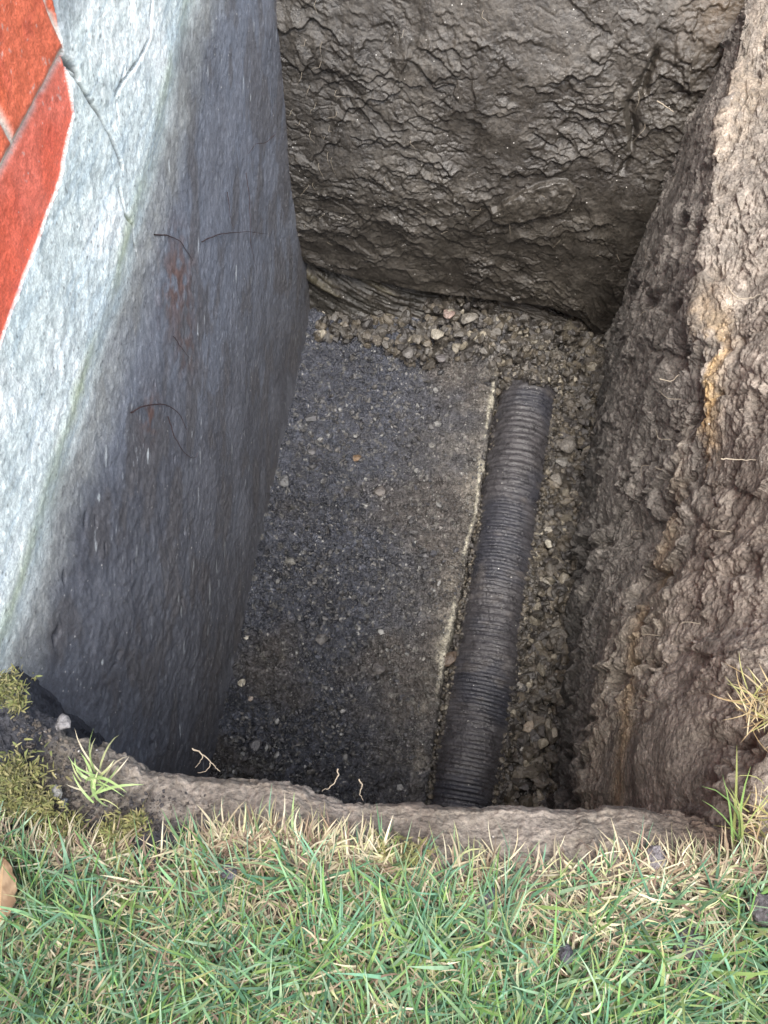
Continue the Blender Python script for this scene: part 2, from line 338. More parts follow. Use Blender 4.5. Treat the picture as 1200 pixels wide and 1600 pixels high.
# ================================================================== FAR BANK (chipped clay face)
def build_far():
    nx, nz = 620, 640
    X = np.linspace(-.78, 1.0, nx); s = np.linspace(0, 1, nz)
    tX = (X + .7) / 1.25
    # profile rows: (s, y, z)
    left = sm(-.05, -.35, X)
    lipz = interp(X, [-.72, -.48, -.11, .28, .45, .52, 1], [-1.09, -1.18, -1.235, -1.25, -1.32, -1.42, -1.45])
    base = interp(X, [-.72, -.3, .2, .5, 1], [2.12, 2.155, 2.20, 2.17, 2.17])
    rows = [(0, base - .02, -1.47 + 0 * X), (.06, base + .0, np.minimum(-1.37, lipz - .06)), (.12, mix(2.25, 2.19, left) + 0 * X, lipz - .055),
            (.15, 2.245 + 0 * X, lipz - .012), (.175, 2.172 + 0 * X, lipz + .012), (.25, 2.165 + 0 * X, lipz + .10),
            (.5, 2.185 + 0 * X, -.75 + 0 * X), (.75, 2.29 + 0 * X, -.36 + 0 * X), (.94, 2.42 + 0 * X, -.04 + 0 * X), (.97, 2.47 + 0 * X, .0 + 0 * X), (1, 2.62 + 0 * X, .004 + 0 * X)]
    ss = np.array([r[0] for r in rows]); RY = np.array([r[1] for r in rows]); RZ = np.array([r[2] for r in rows])
    G = np.zeros((nx, nz, 3)); G[..., 0] = X[:, None]
    for j in range(nx):
        G[j, :, 1] = np.interp(s, ss, RY[:, j]); G[j, :, 2] = np.interp(s, ss, RZ[:, j])
    k = np.ones(7) / 7
    for a in (1, 2):
        pad = np.pad(G[:, :, a], ((0, 0), (3, 3)), mode='edge')
        G[:, :, a] = np.apply_along_axis(lambda v: np.convolve(v, k, 'valid'), 1, pad)
    N = grid_normal(G); N *= -np.sign(N[nx // 2, nz // 2, 1])
    U = np.broadcast_to(X[:, None], (nx, nz)); V = np.broadcast_to(s[None, :] * 1.62, (nx, nz))
    g = .10 * fbm(U, V, 4, 3, 2)
    wx = U * .72 + V * .22 + .05 * fbm(U, V, 4, 3, 11) + .006 * fbm(U, V, 40, 2, 12)
    wy = V + U * .22 + .05 * fbm(U, V, 4, 3, 13) + .006 * fbm(U, V, 40, 2, 14)
    phi = 2.6 * fbm(U, V, 2.3, 2, 29)
    c1, e1, r1, _ = cells(wx, wy, 5.0, 3, (.45 * np.sin(phi), -.40), 1.0)
    c2, e2, r2, _ = cells(wx, wy, 12, 4, (.5 * np.sin(phi * 1.3), -.55), 1.1)
    c3, e3, r3, _ = cells(wx * 1.1, wy * 1.3, 25, 5, (.4 * np.sin(phi), -.55), 1.2)
    c4, e4, r4, _ = cells(wx * 1.4, wy * 1.3, 60, 6, (0, -.3), 1.3)
    m2 = sm(-.15, .25, fbm(U, V, 3.5, 3, 31)); m3 = sm(-.05, .3, fbm(U, V, 5, 3, 32)); m4 = sm(-.1, .3, fbm(U, V, 7, 3, 33))
    main = sm(.16, .2, s)[None, :] * (1 - sm(.94, .99, s))[None, :]
    d = .020 * fbm(U, V, 2.6, 3, 41)
    d = d + .010 * fbm(wx, wy, 7, 3, 42) + .006 * c2 * (.1 + 1.0 * m2) + .0045 * c3 * (.05 + 1.1 * m3) + .0022 * c4 * (.05 + m4 * m3)
    d -= .003 * sm(.2, .0, e3) * sm(.2, .5, fbm(U, V, 9, 3, 35))
    du, dv = 1.78 / nx, 1.62 / nz
    pr = np.clip(.35 + .9 * m3, 0, 1)
    fl = flakes(nx, nz, du, dv, 260, (.03, .13), (.02, .07), (.008, .026), (.12, .45), 5, None)
    fl = fl + flakes(nx, nz, du, dv, 1500, (.010, .05), (.008, .03), (.003, .014), (.15, .55), 6, pr)
    fl = fl + .8 * flakes(nx, nz, du, dv, 4500, (.005, .018), (.004, .012), (.0015, .006), (.1, .8), 7, pr * pr, .002)
    d += fl * .52
    d += .0022 * fbm(U, V, 40, 4, 36) * (.4 + .8 * m3)
    # smooth sheared spade faces between the chips
    d += .004 * fbm(U * 2.5, V * .5, 9, 3, 71)
    # slab standing proud in the middle right, and a vertical slot near the corner
    q = P(835, 315, y=2.19); ang = -.42
    ex = (U - q[0]) * math.cos(ang) - (G[..., 2] - q[2]) * math.sin(ang); ez = (U - q[0]) * math.sin(ang) + (G[..., 2] - q[2]) * math.cos(ang)
    # note: plate slopes down to the right
    rr = np.sqrt((ex / .17) ** 2 + (ez / .062) ** 2) + .28 * fbm(U, V, 16, 3, 44)
    pl = 1 - sm(.86, 1.0, rr); d = d * (1 - .65 * pl) + pl * (.024 + .006 * fbm(U, V, 40, 3, 45))
    q2 = P(1000, 130, y=2.32)
    sl = np.exp(-((U - q2[0] - .03 * fbm(U, V, 8, 2, 46)) / .010) ** 2) * sm(q2[2] - .26, q2[2] - .2, G[..., 2]) * sm(q2[2] + .12, q2[2] + .08, G[..., 2])
    d -= .036 * sl * sm(-.5, .2, fbm(U, V, 14, 2, 47))
    low = (1 - main)
    lay = fbm(U * .5, V * 5 + U * 1.2, 9, 4, 51)
    d = d * (.25 + .75 * main) + low * (.022 * lay * sm(.18, .1, s)[None, :] + .01 * fbm(U, V, 20, 3, 52))
    d *= (1 - .8 * sm(.96, 1, s))[None, :]
    G = G + N * d[..., None]
    n1 = fbm(U, V, 3, 4, 3); n2 = fbm(U, V, 12, 4, 4); n3 = fbm(U, V, 50, 3, 5)
    c = np.zeros((nx, nz, 3)) + np.array((.088, .082, .074))
    c = cmix(c, (.125, .118, .106), sm(0, .5, n1 + .4 * n2) * .7)
    c = cmix(c, (.060, .055, .050), sm(.1, .5, -n1 + .5 * n2) * .8)
    c = cmix(c, (.15, .142, .13), (r2 > .8) * .35 * main)
    c = cmix(c, (.13, .122, .108), pl * .55)
    c = cmix(c, (.125, .114, .10), sm(.55, .95, s)[None, :] * .55)
    c = cmix(c, (.26, .19, .12), sm(.72, .95, s)[None, :] * sm(.45, .62, U) * .7 * (.7 + .6 * n2))
    st = sm(.17, .13, s)[None, :] * sm(.0, -.25, U)
    c = cmix(c, (.16, .15, .105), st * sm(-.05, .35, lay) * .8); c = cmix(c, (.05, .05, .045), st * sm(.0, -.3, lay) * .7)
    c *= (1 + .16 * n2 + .22 * n3 + .25 * (r3 - .5) * m3 + .15 * (r4 - .5))[..., None] * np.array((.42, .395, .362))
    me = np_mesh('clay_bank', G.reshape(-1, 3), grid_faces(nx, nz), c.reshape(-1, 3))
    return tag(link('clay_bank', me, M_far), 'chipped dark clay end face of the pit', None, kind='structure')
build_far()

# ================================================================== NEAR BANK (rounded lip under the lawn)
_lip = [(-.80, .262), (WX, .25), (-.655, .205)] + [tuple(P(a, b, z=-.07)[:2]) for a, b in
        ((120, 1150), (200, 1187), (240, 1196), (330, 1212), (400, 1218), (455, 1221), (480, 1226), (520, 1250), (600, 1256), (700, 1262), (800, 1258), (900, 1262), (1000, 1264), (1060, 1275))] + [(.42, .14), (.5, .12), (1.2, .10)]
_lip = sorted(_lip)
def lipY(x): return np.interp(x, [p[0] for p in _lip], [p[1] for p in _lip])
def turfY(x):      # where the turf ends
    x = np.atleast_1d(np.asarray(x, float))
    pts = [(-.80, .10), (-.69, .09)] + [tuple(P(a, b, z=0)[:2]) for a, b in ((35, 1288), (120, 1306), (220, 1304), (330, 1296), (480, 1308), (640, 1336), (800, 1352), (1000, 1348), (1150, 1352))] + [(.5, .11), (.6, .11), (1.3, .1)]
    return np.interp(x, [p[0] for p in pts], [p[1] for p in pts]) - .006 - .022 * sm(-.2, -.34, x) + .009 * fbm(x, x * 0, 7, 3, 95) + .005 * fbm(x, x * 0, 30, 2, 96)
def build_near():
    nx, ns = 900, 260
    X = np.linspace(-.76, .72, nx)
    ly, ty = lipY(X), turfY(X)
    ly = np.maximum(ly, ty + .02) + .006 * fbm(X, X * 0, 14, 4, 91) + .004 * fbm(X, X * 0, 45, 3, 92)
    s = np.r_[np.linspace(0, .6, 180), np.linspace(.6, 1, 81)[1:]]
    rows = [(0, ty - .14, -.012 + 0 * X), (.12, ty - .01, -.004 + 0 * X), (.3, mix(ty, ly, .45), -.022 + 0 * X), (.47, mix(ty, ly, .9), -.045 + 0 * X),
            (.54, ly, -.070 + 0 * X), (.60, ly - .008, -.13 + 0 * X), (.72, ly - .03, -.4 + 0 * X), (1, mix(ly, .10, .8) - .01, -1.47 + 0 * X)]
    ss = np.array([r[0] for r in rows]); RY = np.array([r[1] for r in rows]); RZ = np.array([r[2] for r in rows])
    G = np.zeros((nx, ns, 3)); G[..., 0] = X[:, None]
    for j in range(nx):
        G[j, :, 1] = np.interp(s, ss, RY[:, j]); G[j, :, 2] = np.interp(s, ss, RZ[:, j])
    k = np.ones(7) / 7
    for a in (1, 2):
        pad = np.pad(G[:, :, a], ((0, 0), (3, 3)), mode='edge')
        G[:, :, a] = np.apply_along_axis(lambda v: np.convolve(v, k, 'valid'), 1, pad)
    N = grid_normal(G); N *= np.sign(N[nx // 2, 20, 2])
    U = np.broadcast_to(X[:, None], (nx, ns)); V = np.broadcast_to(s[None, :] * .4, (nx, ns))
    crumb = np.clip(sm(-.38, -.50, U) + sm(.30, .44, U) * .8 + .6 * sm(.33, .2, s)[None, :] + .12, 0, 1.2)
    c1, e1, r1, _ = cells(U * .7 + .02 * fbm(U, V, 10, 2, 1), V + .02 * fbm(U, V, 10, 2, 2), 12, 61, (.2, -.2), .6)
    c3, e3, r3, _ = cells(U, V, 60, 62, (0, 0), 1.0); c4, e4, r4, _ = cells(U, V, 120, 63, (0, 0), 1.0)
    c5, e5, r5, _ = cells(U, V, 34, 68, (.3, -.4), 1.0); ck = sm(-.1, .3, fbm(U, V, 9, 3, 69))
    d = .0020 * fbm(U, V, 35, 4, 67) + .005 * c5 * ck + .0018 * c4 * ck + .009 * fbm(U, V * .8, 6, 3, 5) + .005 * c1 + .0011 * fbm(U, V, 60, 4, 6) + .0012 * fbm(U * 1.4, V * 3, 14, 3, 66)
    d += crumb * (.006 * c3 + .003 * c4 + .006 * fbm(U, V, 40, 3, 7))
    deep = sm(.6, .7, s)[None, :]; d += deep * (.02 * c1 + .004 * c3)
    G = G + N * d[..., None]
    n1 = fbm(U, V, 6, 4, 3); n2 = fbm(U, V, 25, 4, 4)
    c = np.zeros((nx, ns, 3)) + np.array((.185, .165, .14))
    c = cmix(c, (.24, .215, .19), sm(0, .5, n1) * .7); c = cmix(c, (.12, .10, .085), sm(.1, .5, -n1) * .7)
    c = cmix(c, (.055, .056, .066), np.clip(sm(-.26, -.34, U + .06 * n1) * sm(.34, .22, s[None, :] + .08 * n1) + sm(-.56, -.60, U), 0, 1))
    c = cmix(c, (.11, .082, .064), sm(.30, .42, U))
    c = cmix(c, (.09, .07, .055), sm(.14, .05, s)[None, :])
    c *= (1 + .15 * n2 + .12 * (r3 - .5) * crumb)[..., None]
    me = np_mesh('pit_edge', G.reshape(-1, 3), grid_faces(nx, ns, flip=True), c.reshape(-1, 3))
    tag(link('pit_edge', me, M_near), 'smooth cut soil lip of the pit along the lawn', None, kind='structure')
    return me
build_near()

# ================================================================== GROUND (one sheet with the pit left open)
def build_ground():
    def axis(a, b, lo, hi, step):
        core = np.arange(lo, hi + 1e-6, step)
        out_l = lo - np.cumsum(step * 1.25 ** np.arange(1, 34)); out_h = hi + np.cumsum(step * 1.25 ** np.arange(1, 34))
        return np.r_[out_l[out_l > a][::-1], core, out_h[out_h < b]]
    xs = axis(-40, 40, -.9, 1.3, .012); ys = axis(-40, 40, -.7, 3.0, .012)
    X, Y = np.meshgrid(xs, ys, indexing='ij')
    fade = sm(3, 1, np.hypot(X, Y - 1))
    Z = -.012 + fade * (.006 * fbm(X, Y, 8, 4, 3) + .004 * fbm(X, Y, 40, 3, 5))
    n = fbm(X, Y, 12, 4, 9)
    c = np.zeros(X.shape + (3,)) + np.array((.085, .07, .045)); c = cmix(c, (.14, .12, .07), sm(0, .5, n))
    c = cmix(c, (.10, .14, .05), sm(1.6, 3.5, np.hypot(X, Y - 1)))
    q = grid_faces(len(xs), len(ys), flip=True)
    cxm = X.reshape(-1)[q].mean(1); cym = Y.reshape(-1)[q].mean(1)
    hole = (cym > turfY(cxm) - .10) & (cym < 2.56) & (cxm > -3.0) & (cxm < np.interp(cym, [-.1, .15, .3, .5, .8, 1.2, 1.8, 2.3, 3], [.52, .53, .59, .65, .70, .76, .83, .89, .95])) & (cxm > WX - .1)
    me = np_mesh('ground', np.stack([X, Y, Z], -1).reshape(-1, 3), q[~hole], c.reshape(-1, 3))
    tag(link('ground', me, M_ground), 'lawn soil around the pit', None, kind='structure')
build_ground()

# ================================================================== PIT FLOOR, FOOTING
EY = [-.1, .29, .774, 1.3, 1.888, 2.3]; EX = [-.02, -.002, .024, .083, .116, .15]
def edgeX(y): return np.interp(y, EY, EX)
def build_floor():
    ys = np.linspace(-.05, 2.4, 420); xs = np.linspace(-.8, .8, 300)
    X, Y = np.meshgrid(xs, ys, indexing='ij')
    Z = -1.462 + .012 * fbm(X, Y, 8, 4, 3)
    c = np.zeros(X.shape + (3,)) + np.array((.055, .05, .046)); c *= (1 + .3 * fbm(X, Y, 20, 3, 4))[..., None]
    me = np_mesh('pit_floor', np.stack([X, Y, Z], -1).reshape(-1, 3), grid_faces(300, 420, flip=True), c.reshape(-1, 3))
    tag(link('pit_floor', me, M_floor), 'muddy bottom of the pit under the gravel', None, kind='structure')
    # footing: a mud covered concrete ledge
    ny, nx = 800, 330
    Y = np.linspace(.0, 2.16, ny)
    s = np.linspace(0, 1, nx)
    prof_s = [0, .93, .965, 1.0]
    ex = edgeX(Y) + .006 * fbm(Y, Y * 0, 6, 3, 4) + .005 * fbm(Y, Y * 0, 50, 3, 4)
    G = np.zeros((ny, nx, 3)); G[..., 1] = Y[:, None]
    for j in range(ny):
        G[j, :, 0] = np.interp(s, prof_s, [WX - .03, ex[j] - .004, ex[j] + .003, ex[j] + .012])
        G[j, :, 2] = np.interp(s, prof_s, [-1.392, -1.392, -1.402, -1.475])
    U, V = G[..., 0], G[..., 1]
    wx = U + .01 * fbm(U, V, 30, 2, 1); wy = V + .01 * fbm(U, V, 30, 2, 2)
    b1, _, r1, f1 = cells(wx, wy, 42, 71); b2, _, r2, f2 = cells(wx, wy, 90, 72); b3, _, r3, f3 = cells(wx, wy, 24, 73)
    m1 = sm(-.3, .3, fbm(U, V, 6, 3, 8)); m2 = sm(-.35, .3, fbm(U, V, 9, 3, 18))
    b5, e5, r5, f5 = cells(wx, wy, 60, 75, (0, 0), 1.6); b6, e6, r6, f6 = cells(wx * 1.1, wy, 30, 76, (0, 0), 1.4)
    coarse = sm(-.05, -.45, U + .1 * fbm(U, V, 5, 3, 77)) * sm(1.6, 1.1, V + .2 * fbm(U, V, 4, 2, 78)) * .8 + .25
    grit = .012 * np.maximum(0, 1 - f1 * 1.6) * (r1 > .45) * m1 + .006 * np.maximum(0, 1 - f2 * 1.4) * (.4 + .8 * m2)
    grit += .016 * np.maximum(0, 1 - f3 * 2.3) * (r3 > .85)
    grit += (.010 * b5 + .016 * b6) * coarse - .006 * sm(.3, 0, e5) * coarse - .008 * sm(.25, 0, e6) * coarse
    Z = .016 * fbm(U, V, 4, 4, 5) + .008 * fbm(U, V, 16, 3, 15) + .007 * fbm(U, V, 45, 4, 6) + grit * 1.0
    Z += .022 * sm(.10, .0, U - WX) * (.8 + .4 * fbm(U, V, 14, 3, 4))          # mud heaped against the wall
    Z += .02 * sm(1.98, 2.15, V)
    fl = sm(1.0, .93, s)[None, :]
    G[..., 2] += Z * 1.25 * (.3 + .7 * fl)
    n1 = fbm(U, V, 4, 4, 3); n2 = fbm(U, V, 18, 4, 4); n3 = fbm(U, V, 70, 3, 5)
    c = np.zeros((ny, nx, 3)) + np.array((.050, .055, .072))  # bluish mud colour, with the sky's reflection on wet mud painted in
    c = cmix(c, (.068, .064, .064), sm(-.36, .0, U) * (.75 + .5 * n1))
    c = cmix(c, (.045, .048, .062), sm(.0, .5, -n1 + .3 * n2) * .6)
    c = cmix(c, (.14, .13, .118), sm(.1, .5, n2 + .3 * n1) * sm(-.25, -.02, U) * .55)
    c = cmix(c, (.082, .070, .060), sm(.05, .45, fbm(U, V, 3.2, 3, 191)) * .65)
    es = (U - ex[:, None])
    strip = np.exp(-((es + .010 + .006 * n2) / (.006 + .012 * sm(-.1, .4, fbm(V, U * 0, 9, 3, 66)))[...]) ** 2) * sm(-.3, .1, fbm(V, U * 0, 7, 3, 6) + .2 + .4 * n3) * sm(.55, .7, V) * sm(2.0, 1.85, V)
    c = cmix(c, (.50, .47, .38), strip * 1.0)
    c = cmix(c, (.20, .18, .15), np.exp(-((es + .035) / .03) ** 2) * .45 * (.8 + n2))
    c = cmix(c, (.17, .165, .15), (r1 > .86) * (f1 < .35) * .6); c = cmix(c, (.30, .29, .27), (r2 > .965) * (f2 < .3) * .8)
    c *= (1 + .22 * n2 + .35 * n3 + .5 * (r5 - .5) * coarse + .4 * (r2 - .5))[..., None]
    me = np_mesh('concrete_footing', G.reshape(-1, 3), grid_faces(ny, nx), c.reshape(-1, 3))
    o = link('concrete_footing', me, M_floor)
    tag(o, 'wide concrete footing ledge smeared with gritty dark mud, at the foot of the wall', 'footing')
build_floor()

# ================================================================== DRAIN PIPE
def build_pipe():
    nl, na = 1150, 56
    R = .118; p0 = np.array((.092, .10, -1.445)); p1 = np.array((.278, 2.02, -1.442))
    t = np.linspace(0, 1, nl); L = np.linalg.norm(p1 - p0)
    ax = (p1 - p0) / L; side = np.cross(ax, (0, 0, 1)); side /= np.linalg.norm(side); up = np.cross(side, ax)
    a = np.linspace(0, 2 * np.pi, na, endpoint=False)
    T, A = np.meshgrid(t * L, a, indexing='ij')
    ph = T / .0262 + .22 * fbm(T, A * .2, 3.5, 2, 31)
    rib = np.clip(.5 + .9 * np.cos(2 * np.pi * ph), 0, 1)
    mud = .95 * sm(-.35, .25, fbm(T * 1.0, A * .09, 6, 4, 5)) * .85
    mud = np.maximum(mud, sm(.75, .3, np.sin(A) + .25 * fbm(T, A * .09, 8, 3, 15)))
    side_mud = sm(.55, .15, np.sin(A)) 
    ribh = .0105 * rib * (1 - .70 * mud) * (.75 + .35 * fbm(T, A * .09, 25, 2, 33))
    rad = R - .008 + ribh + mud * .0045 + .002 * fbm(T, A * .09, 30, 3, 6) + mud * (.011 * fbm(T, A * .09, 16, 4, 9) + .004 * fbm(T, A * .09, 70, 3, 19)) + side_mud * .012 * fbm(T, A * .09, 14, 3, 9)
    bend = .010 * np.sin(T * 2.6 + .6)[..., None] * side - (.13 * sm(1.76, 1.93, T))[..., None] * up + (.006 * fbm(T, T * 0, 2.5, 2, 44))[..., None] * up
    G = p0 + T[..., None] * ax + bend + (np.cos(A) * rad)[..., None] * side + (np.sin(A) * rad)[..., None] * up
    n2 = fbm(T, A * .09, 20, 4, 7)
    c = np.zeros((nl, na, 3)) + np.array((.032, .033, .042)); c = cmix(c, (.054, .050, .051), mud * .9)
    c = cmix(c, (.036, .037, .044), (1 - rib) * .6 * (1 - mud)); c = cmix(c, (.075, .068, .064), sm(.25, .6, n2) * .6)
    c *= (1 + .2 * n2)[..., None]
    V = np.r_[G.reshape(-1, 3), [p0, p1]]; C = np.r_[c.reshape(-1, 3), [[.03, .03, .03]] * 2]
    q = grid_faces(nl, na, close=True)
    me = np_mesh('drain_pipe', V, q, C)
    o = link('drain_pipe', me, M_pipe)
    tag(o, 'muddy black corrugated drain pipe lying along the footing edge', 'pipe')
    return p0, p1, side
PIPE0, PIPE1, _ = build_pipe()
def pipeX(y): return PIPE0[0] + (PIPE1[0] - PIPE0[0]) * (y - PIPE0[1]) / (PIPE1[1] - PIPE0[1])

# ================================================================== STONES
def rock_template(seed, sub=2, ang=.8):
    bm = bmesh.new(); bmesh.ops.create_icosphere(bm, subdivisions=sub, radius=1)
    V = np.array([v.co[:] for v in bm.verts]); Fc = np.array([[v.index for v in f.verts] for f in bm.faces]); bm.free()
    r = np.random.default_rng(seed)
    for _ in range(12):
        n = r.normal(size=3); n /= np.linalg.norm(n); dd = r.uniform(.42, .78) * (1 if ang > .5 else 1.15)
        e = V @ n - dd; V = V - np.maximum(e, 0)[:, None] * n * .95
    V *= np.array([r.uniform(.85, 1.2), r.uniform(.65, .9), r.uniform(.5, .75)])
    V += .025 * np.sin(V @ r.normal(size=(3, 3)) * 4)
    return V, Fc
ROCKS = [rock_template(100 + k) for k in range(14)]
ROCKS_LO = [rock_template(200 + k, 1) for k in range(14)]
def clod_template(seed):
    bm = bmesh.new(); bmesh.ops.create_icosphere(bm, subdivisions=4, radius=1)
    V = np.array([v.co[:] for v in bm.verts]); Fc = np.array([[v.index for v in f.verts] for f in bm.faces]); bm.free()
    n = 1 + .28 * fbm(V[:, 0] + V[:, 2] * .7, V[:, 1] - V[:, 2] * .6, 1.2, 3, seed) + .16 * fbm(V[:, 0] - V[:, 2], V[:, 1] + V[:, 2], 4.5, 4, seed + 3)
    c, e, r, f = cells(V[:, 0] + .8 * V[:, 2], V[:, 1] + .5 * V[:, 2], 2.2, seed, (0, 0), .9)
    return V * (n + .10 * c)[:, None] * np.array((1, .85, .7)), Fc
CLODS = [clod_template(300 + k) for k in range(6)]
def rotm(r):
    q = r.normal(size=4); q /= np.linalg.norm(q); w, x, y, z = q
    return np.array([[1 - 2 * (y * y + z * z), 2 * (x * y - z * w), 2 * (x * z + y * w)], [2 * (x * y + z * w), 1 - 2 * (x * x + z * z), 2 * (y * z - x * w)], [2 * (x * z - y * w), 2 * (y * z + x * w), 1 - 2 * (x * x + y * y)]])
def scatter_rocks(name, pts, sizes, cols, temps, smooth=False):
    Vs, Fs, Cs = [], [], []; off = 0
    for p, sz, c in zip(pts, sizes, cols):
        V, Fc = temps[rng.integers(len(temps))]
        v = (V @ rotm(rng).T) * sz + p
        Vs.append(v); Fs.append(Fc + off); off += len(V); Cs.append(np.repeat([c], len(V), 0))
    return np_mesh(name, np.concatenate(Vs), np.concatenate(Fs), np.concatenate(Cs), smooth)
def stone_col(n, pale=.12):
    base = np.array([(.072, .068, .062), (.09, .083, .072), (.055, .053, .053), (.115, .104, .085), (.062, .058, .053)])
    c = base[rng.integers(0, len(base), n)] * rng.uniform(.7, 1.3, (n, 1))
    k = rng.random(n) < pale
    c[k] = np.array((.26, .245, .205)) * rng.uniform(.6, 1.3, (k.sum(), 1))
    return c
def build_gravel():
    pts, sz = [], []
    # strip right of the pipe
    for _ in range(2600):
        y = rng.uniform(.0, 2.2); x0 = pipeX(y) + .09; x1 = floorX(y) + .03
        x = rng.uniform(x0, x1); bed = -1.425 + .03 * (x - x0) / (x1 - x0)
        pts.append((x, y, bed + rng.uniform(-.02, .014))); sz.append(.011 + .031 * rng.random() ** 1.5)
    # far end
    for _ in range(1300):
        y = rng.uniform(1.88, 2.28); x = rng.uniform(WX + .02, .58)
        if y < 1.99 + .05 * math.sin(x * 9) and x < .12: continue
        rise = .045 * (y - 1.86) / .4 + .05 * math.exp(-((x + .05) / .16) ** 2) * max(0, (y - 2.0) / .2)
        pts.append((x, y, -1.415 + rise + rng.uniform(-.015, .012) + (.0 if x > .12 else .02))); sz.append(.014 + .030 * rng.random() ** 1.4)
    for _ in range(380):                      # heaped over the far end of the pipe
        y = 1.93 + rng.normal() * .045; x = .255 + rng.normal() * .07; h = .17 * math.exp(-((x - .255) / .11) ** 2 - ((y - 1.97) / .08) ** 2)
        pts.append((x, y, -1.42 + h * rng.uniform(.5, 1))); sz.append(rng.uniform(.012, .03))
    for _ in range(1300):                      # muddy clods against the right flank of the pipe
        y = rng.uniform(.05, 1.95); x = pipeX(y) + .092 + abs(rng.normal()) * .026; pts.append((x, y, -1.380 - (x - pipeX(y) - .09) * .5 + rng.uniform(-.015, .008))); sz.append(rng.uniform(.006, .018))
    for _ in range(420):
        x = .268 + rng.normal() * .065; y = 1.865 + abs(rng.normal()) * .06 + .02 * math.sin(x * 40); pts.append((x, y, -1.425 + .115 * math.exp(-((x - .268) / .12) ** 2) + rng.uniform(-.012, .012))); sz.append(rng.uniform(.010, .026))
    for _ in range(420):
        y = 1.84 + .22 * rng.random() ** .7; x = .27 + rng.normal() * .075; pts.append((x, y, -1.365 + rng.uniform(-.014, .012))); sz.append(rng.uniform(.008, .026))
    for _ in range(900):
        y = rng.uniform(.05, 1.9); x = pipeX(y) - .094 - abs(rng.normal()) * .014; pts.append((x, y, -1.388 - (pipeX(y) - .078 - x) * .6 + rng.uniform(-.012, .008))); sz.append(rng.uniform(.005, .015))
    # between footing and pipe
    for _ in range(420):
        y = rng.uniform(.1, 1.95); x = rng.uniform(edgeX(y) + .0, max(edgeX(y) + .01, pipeX(y) - .09)); pts.append((x, y, -1.44 + rng.uniform(-.01, .012))); sz.append(rng.uniform(.006, .016))
    n = len(pts)
    me = scatter_rocks('gravel', pts, sz, stone_col(n, .06) * np.array((.80, .76, .71)), ROCKS, False)
    tag(link('gravel', me, M_stone), 'muddy angular drainage gravel beside the pipe and along the far end', 'gravel', kind='stuff')
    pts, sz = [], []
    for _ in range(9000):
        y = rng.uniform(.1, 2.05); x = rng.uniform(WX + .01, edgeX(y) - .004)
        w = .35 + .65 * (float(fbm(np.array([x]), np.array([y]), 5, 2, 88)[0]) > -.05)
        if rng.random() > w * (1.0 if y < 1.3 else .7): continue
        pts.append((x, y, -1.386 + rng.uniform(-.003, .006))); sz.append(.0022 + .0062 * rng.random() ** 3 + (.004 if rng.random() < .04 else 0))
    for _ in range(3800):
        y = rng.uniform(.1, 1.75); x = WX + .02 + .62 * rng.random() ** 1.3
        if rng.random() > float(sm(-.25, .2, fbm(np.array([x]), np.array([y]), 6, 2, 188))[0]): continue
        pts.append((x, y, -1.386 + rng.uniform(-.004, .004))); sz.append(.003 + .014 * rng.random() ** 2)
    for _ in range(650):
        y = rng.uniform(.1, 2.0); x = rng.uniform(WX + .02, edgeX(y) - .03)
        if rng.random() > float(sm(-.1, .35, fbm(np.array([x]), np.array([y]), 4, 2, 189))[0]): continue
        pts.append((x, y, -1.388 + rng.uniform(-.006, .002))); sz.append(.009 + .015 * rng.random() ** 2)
    c = stone_col(len(pts), .10) * np.array((.72, .76, .88))  # pale share and blue tint paint wet glints into the grit colour
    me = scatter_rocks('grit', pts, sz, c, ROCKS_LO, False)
    tag(link('grit', me, M_stone), 'small wet grit sticking out of the mud on the footing, its pale bluish bits painted as glints', 'grit', kind='stuff')
build_gravel()

def one_stone(px, py, z, size, colr, label, flat=1.0, cat='stone', name='stone', mat=None, k=None, sub=True, group=None, sink=.35):
    T_ = CLODS if name == 'soil_clod' else ROCKS
    V, Fc = T_[(k if k is not None else int(px + py)) % len(T_)]
    r = np.random.default_rng(int(px * 7 + py)); q = P(px, py, z=z)
    a = r.uniform(0, 6.28); Rz = np.array([[math.cos(a), -math.sin(a), 0], [math.sin(a), math.cos(a), 0], [0, 0, 1]])
    size = size * (1.3 if z < -1 else 1.0)
    v = (V * np.array((1, 1, flat))) @ Rz.T * size
    me = np_mesh(name, v, Fc, np.repeat([colr], len(V), 0) * r.uniform(.8, 1.1, (len(V), 1)) * (.68 if z < -1 else 1), False)
    o = link(name, me, mat or M_stone); o.location = (q[0], q[1], q[2] + size * flat * .5 * (1 - sink * 1.6))
    tag(o, label, cat, group)
    return o
zf = -1.385
G1 = 'loose stones picked out on the pit floor'
